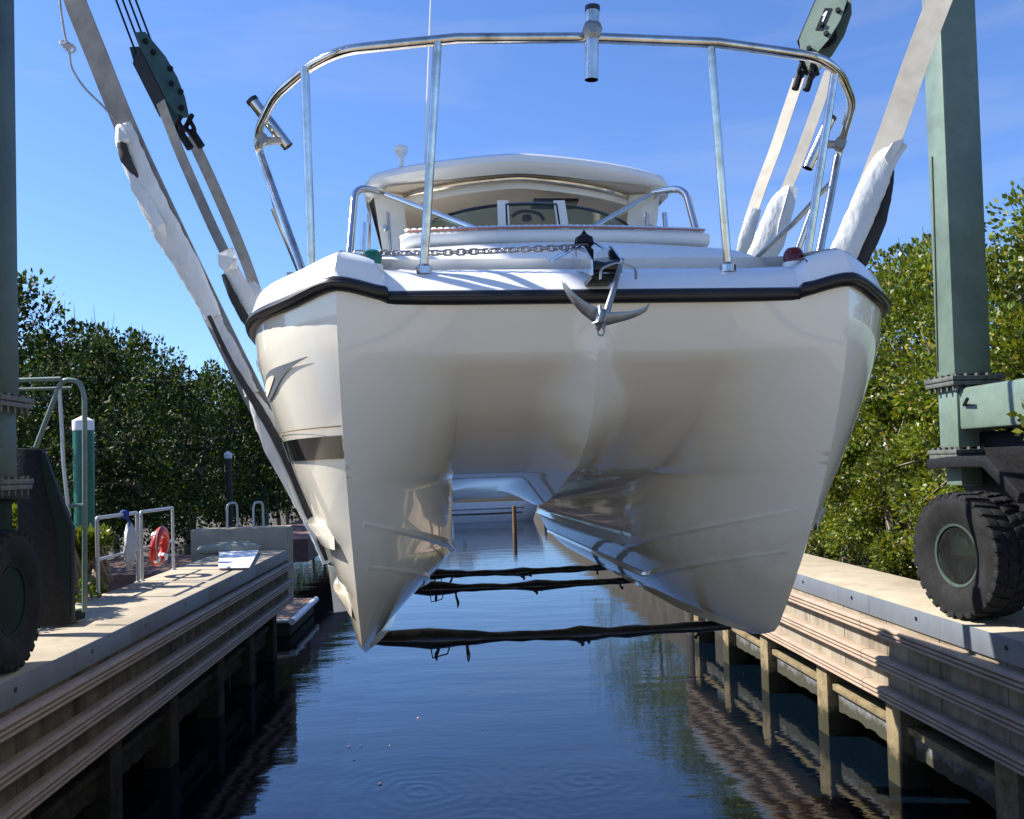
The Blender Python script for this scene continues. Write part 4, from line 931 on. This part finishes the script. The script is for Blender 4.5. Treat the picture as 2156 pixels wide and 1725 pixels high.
# hoist blocks
def block(p0,p1,side,label,plate,loc,number=False):
    t=thing('hoist_block',label,'hoist block',loc,'cable blocks holding the slings')
    ax=(V(p1)-V(p0)); L=ax.length; ax.normalize()
    nrm=V((side*.62,-.70,-.1)); nrm=(nrm-ax*nrm.dot(ax)).normalized(); wd=ax.cross(nrm)
    if wd.x<0: wd=-wd
    o=V(p0); G=lambda a,w,n: o+ax*a*L+wd*w+nrm*n
    W_=.17 if number else .115
    shape=[(0,-W_*.5),(0,W_*.25),(.30,W_*.9),(.55,W_*1.0),(.78,W_*.8),(1,W_*.35),(1,-W_*.25),(.8,-W_*.8),(.5,-W_*.85),(.2,-W_*.8)]
    for n0 in (.10,-.11):
        b=MB(); b.prism([G(a,w,n0) for a,w in shape],nrm*.012); b.build('side_plate','liftb' if not number else 'lift',t)
    for a,w in ((.25,.0),(.62,.02)):
        for n0 in (-.06,0,.06):
            b=MB(); b.lathe([(.001,-.02),(.6*W_,-.02),(.5*W_,0),(.6*W_,.02),(.001,.02)],G(a,w,n0),nrm,18); b.build('sheave','iron',t,smooth=True,ang=30)
    b=MB(); b.grid([[G(a,-W_*.86,-.11),G(a,-W_*.86,.112)] for a in (.2,.5,.8)]); b.prism([G(.18,-W_*.88,-.11),G(.82,-W_*.88,-.11),G(.82,-W_*.88,.112),G(.18,-W_*.88,.112)],wd*.01); b.build('edge_plate','iron',t)
    for a,w in ((.25,0),(.62,.02),(.45,W_*.7),(.72,W_*.6),(.9,.0),(.12,-.02)):
        b=MB(); b.lathe([(.001,0),(.024,0),(.024,.03),(.001,.03)],G(a,w,.112),nrm,6); b.build('bolt','iron',t)
    for w in (-.05,.06):
        b=MB(); b.lathe([(.001,-.13),(.022,-.13),(.022,.13),(.001,.13)],G(1.0,w,0),nrm,8); b.tube(bend([G(.98,w,-.06),G(1.12,w+.01,-.05),G(1.12,w+.01,.05),G(.98,w,.06)],.05),.02,8); b.tube([G(1.08,w,0),G(1.28,w+.02,0)],.035,8); b.build('shackle','iron',t,smooth=True)
    for k in range(4):
        w=-.06+.045*k; top=G(.15,w,-.05+.03*k); end=top-ax*.0+V((0,0,0)); dirn=V(plate).normalized()
        b=MB(); b.tube([top,top+dirn*4.2],.0095,7); b.build('hoist_cable','iron',t,smooth=True)
    if number:
        b=MB(); b.prism([G(.42,-.02,.114),G(.42,.05,.114),G(.68,.05,.114),G(.68,-.02,.114)],nrm*.004); pb=b.build('number_plate','black2',t)
        b=MB(); b.prism([G(.46,.008,.120),G(.46,.022,.120),G(.64,.022,.120),G(.64,.008,.120)],nrm*.002); b.prism([G(.46,.008,.120),G(.50,.008,.120),G(.52,-.006,.120),G(.505,-.010,.120)],nrm*.002); b.build('number_one','white',pb)
    return t
YM=8.1
block(AY(292,84,YM),AY(382,262,YM),1,'dark teal cable block above the left slings',(-.33,.0,.95),AY(340,170,YM))
block(AY(1778,-40,YM),AY(1702,138,YM),-1,'pale green cable block marked 1 above the right slings',(.2,.0,.97),AY(1745,60,YM),number=True)
# thin rope with knot on the left
t=thing('rope','thin dark rope with a pale knot beside the nearest left strap','rope',AY(140,90,YA))
b=MB(); b.tube(smooth_path([AY(124,-30,YA),AY(128,20,YA),AY(138,82,YA),AY(146,112,YA),AY(152,145,YA),AY(178,185,YA),AY(215,222,YA),AY(240,250,YA)],6),.0068,7); b.build('line','rope',t,smooth=True)
b=MB(); rs=random.Random(4)
for k in range(4):
    c=AY(134+6*k,90+5*k,YA); b.tube([c+V((.018*math.cos(a),.016*math.sin(a)*(.6),.016*math.sin(a+.8*k))) for a in np.linspace(0,6.283,11)[:-1]],.0075,6,closed=True)
b.build('knot','cloth',t,smooth=True)
# ================================================================== VEGETATION
def crown_mesh(name,clusters,nl,size,m,parent,outw=None,seed=0):
    rg=np.random.default_rng(seed); C_=np.array([c[:3] for c in clusters]); rr=np.array([c[3] for c in clusters])
    idx=rg.integers(0,len(C_),nl); d=rg.normal(size=(nl,3)); d/=np.linalg.norm(d,axis=1)[:,None]
    rad=rr[idx]*rg.uniform(.25,1,nl)**.45; P=C_[idx]+d*rad[:,None]*np.array([1,1,.8])
    ctr=C_.mean(0); ow=P-ctr; ow/=np.linalg.norm(ow,axis=1)[:,None]+1e-6
    a=d*.8+rg.normal(size=(nl,3))*.45+ow*.4+np.array([0,0,.35]); a/=np.linalg.norm(a,axis=1)[:,None]
    q=rg.normal(size=(nl,3)); s_=np.cross(a,q); s_/=np.linalg.norm(s_,axis=1)[:,None]+1e-6
    nn=np.cross(a,s_)
    L=size*rg.uniform(.6,1.25,nl)[:,None]; wd=L*rg.uniform(.26,.36,nl)[:,None]
    v=np.empty((nl,5,3)); v[:,0]=P; v[:,1]=P+a*L*.5+s_*wd+nn*L*.07; v[:,2]=P+a*L; v[:,3]=P+a*L*.5-s_*wd+nn*L*.07; v[:,4]=P+a*L*.85
    v=v[:,:4]
    me=bpy.data.meshes.new(name); me.vertices.add(nl*4); me.vertices.foreach_set('co',v.reshape(-1))
    me.loops.add(nl*4); me.loops.foreach_set('vertex_index',np.arange(nl*4)); me.polygons.add(nl); me.polygons.foreach_set('loop_start',np.arange(0,nl*4,4)); me.polygons.foreach_set('loop_total',np.full(nl,4))
    me.materials.append(m); me.update(calc_edges=True); o=bpy.data.objects.new(name,me); COL.objects.link(o)
    if parent: attach(o,parent)
    return o
def tree(x,y,zb,h,r,nl,size,m,label,group,seed,lowf=.1,sideb=0,cat='tree',name='mangrove_tree',ry=None):
    rs=random.Random(seed); t=thing(name,label,cat,(x,y,zb),group); ry=ry or r
    cl=[]; tips=[]
    n=int(34*r*ry*(h/5))
    for k in range(n):
        th=rs.uniform(0,2*math.pi); zz=rs.uniform(lowf,1)**.9
        e=math.sqrt(max(0,1-(max(0,zz-.45)/.58)**2))*(.75+.25*min(1,zz/.3)); q=rs.uniform(.35,1)**.5
        bump=1+.22*math.sin(3*th+seed)+.12*rs.uniform(-1,1)
        px=x+r*e*q*math.cos(th)*bump; py=y+ry*e*q*math.sin(th)*bump; pz=zb+h*zz+rs.uniform(-.2,.35)
        cl.append((px,py,pz,rs.uniform(.22,.5)*(.8+.12*r)))
    for k in range(8):                                   # tufts and shoots breaking the outline
        th=rs.uniform(0,6.28); px=x+r*.5*math.cos(th)*rs.uniform(0,1); py=y+ry*.5*math.sin(th); cl.append((px,py,zb+h*rs.uniform(.98,1.1),rs.uniform(.14,.3))); tips.append(cl[-1])
    b=MB(); 
    for k in range(3):
        a=rs.uniform(0,6.28); b.tube(smooth_path([(x+.2*math.cos(a),y+.2*math.sin(a),zb-.6),(x+.35*math.cos(a),y+.3*math.sin(a),zb+h*.25),(x+.7*r*.4*math.cos(a+.6),y+.4*r*math.sin(a+.6),zb+h*.55),(x+.5*r*math.cos(a+.8),y+.5*r*math.sin(a+.8),zb+h*.8)],3),[.13,.12,.11,.10,.09,.08,.06,.05,.04,.025],7)
    b.build('trunk','bark',t,smooth=True)
    b=MB()
    for c in rs.sample(cl,min(len(cl),22))+tips:
        s=V((x+rs.uniform(-.3,.3),y+rs.uniform(-.3,.3),zb+h*rs.uniform(.3,.7))); e=V(c[:3]); mid=lerp(s,e,.5)+V((rs.uniform(-.2,.2),rs.uniform(-.2,.2),.15)); b.tube([s,mid,e,e+(e-mid)*.3],[.035,.022,.011,.004],5)
    b.build('limbs','bark',t)
    crown_mesh('crown',cl,nl,size,m,t,seed=seed)
    return t
# left row
spots=[(-10.6,20.0,7.9,2.6),(-9.8,24.0,6.7,2.3),(-10.0,27.8,7.2,2.5),(-9.6,32,6.4,2.4),(-9.4,36.5,6.9,2.5),(-9.2,41.5,6.6,2.6),(-9.0,47,6.9,2.9),(-8.8,53,6.4,3.1),(-8.6,60,6.6,3.4),(-13.5,24.5,7.6,2.6),(-13.2,31,7.9,2.8),(-13,39,7.6,3.2)]
wl=['leafy mangrove tree left of the green piling, nearest on the left bank','mangrove tree directly behind the green capped piling','mangrove tree in the left row with rounded crown above the railings','mangrove tree in the left row above the life ring','mangrove tree in the left row above the concrete block','mangrove tree on the left bank behind the plastic wrapped strap','mangrove tree at the far left bank beside the hull','smaller looking mangrove tree far along the left bank','farthest mangrove tree at the end of the left row','tall mangrove in the second row at far left','tall mangrove in the second row behind the lower crowns','tall mangrove in the second row farthest back']
for i,(x,y,h,r) in enumerate(spots):
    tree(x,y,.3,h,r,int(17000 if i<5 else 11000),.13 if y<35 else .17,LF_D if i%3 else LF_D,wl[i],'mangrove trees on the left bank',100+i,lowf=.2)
spots=[(8.2,7.2,5.3,2.3),(8.3,10.6,5.2,2.2),(8.0,13.6,5.0,2.1),(8.2,16.8,5.3,2.2),(8.1,20.5,5.0,2.2),(8.2,25,4.8,2.4),(8.3,30.5,4.8,2.8),(8.5,37,4.8,3.2),(11.6,13,6.3,2.6),(11.6,8,6.2,2.6)]
wr=['mangrove tree right of the green hoist post at the picture edge','mangrove tree behind the green hoist post','sunlit mangrove tree between the boat and the hoist post','mangrove tree just right of the boat hull','mangrove tree on the right bank hidden mostly behind the hull','mangrove tree farther along the right bank behind the boat','mangrove tree deep on the right bank','farthest mangrove tree on the right bank','taller mangrove in the second row on the right bank behind the post','taller mangrove in the second row at the right picture edge']
for i,(x,y,h,r) in enumerate(spots):
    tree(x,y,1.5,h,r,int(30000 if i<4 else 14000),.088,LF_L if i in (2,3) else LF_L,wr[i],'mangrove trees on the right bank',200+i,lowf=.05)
# hedge face along the right pier: low bushes
for i in range(7):
    y=8.2+i*1.75; 
    tree(6.95+.1*math.sin(i*2),y,1.5,3.0+.35*math.sin(i*1.7),.95,15000 if i<5 else 8000,.075,LF_L,['low mangrove bush by the right tyre','low mangrove bush behind the right tyre','sunlit bush along the pier edge just left of the tyre','sunlit bush midway along the right pier','bush against the right pier beside the hull','bush at the far part of the right pier behind the hull','last bush at the end of the right pier'][i],'bushes along the right pier',300+i,lowf=.02,cat='bush',name='mangrove_bush',ry=1.15)
for i,(x,y,h,r) in enumerate([(-5.55,11.3,1.25,.42),(-5.5,12.5,1.1,.42),(-5.45,13.7,.9,.40),(-5.6,10.3,1.0,.4)]):
    tree(x,y,1.75,h,r,3800,.075,LF_L,['tall yellow green shoots beside the hoist ladder','yellow green bush behind the nearer pipe railing','low leafy bush below the white cloth and life ring','low leafy bush behind the hoist steps'][i],'bushes along the left pier',400+i,lowf=.0,cat='bush',name='mangrove_bush',ry=.75)
# far woods
cl=[]; rs=random.Random(9)
for k in range(260): cl.append((rs.uniform(-60,70),rs.uniform(121,128),rs.uniform(.5,7.5),rs.uniform(1,2)))
o=crown_mesh('far_woods',cl,26000,.55,LF_D,None,seed=5); tag(o,'distant green woods across the far end of the channel','woods'); o['kind']='stuff'
# ---- render settings
S.render.engine='CYCLES'; S.cycles.max_bounces=8; S.cycles.glossy_bounces=5; S.cycles.transmission_bounces=5; S.cycles.diffuse_bounces=4
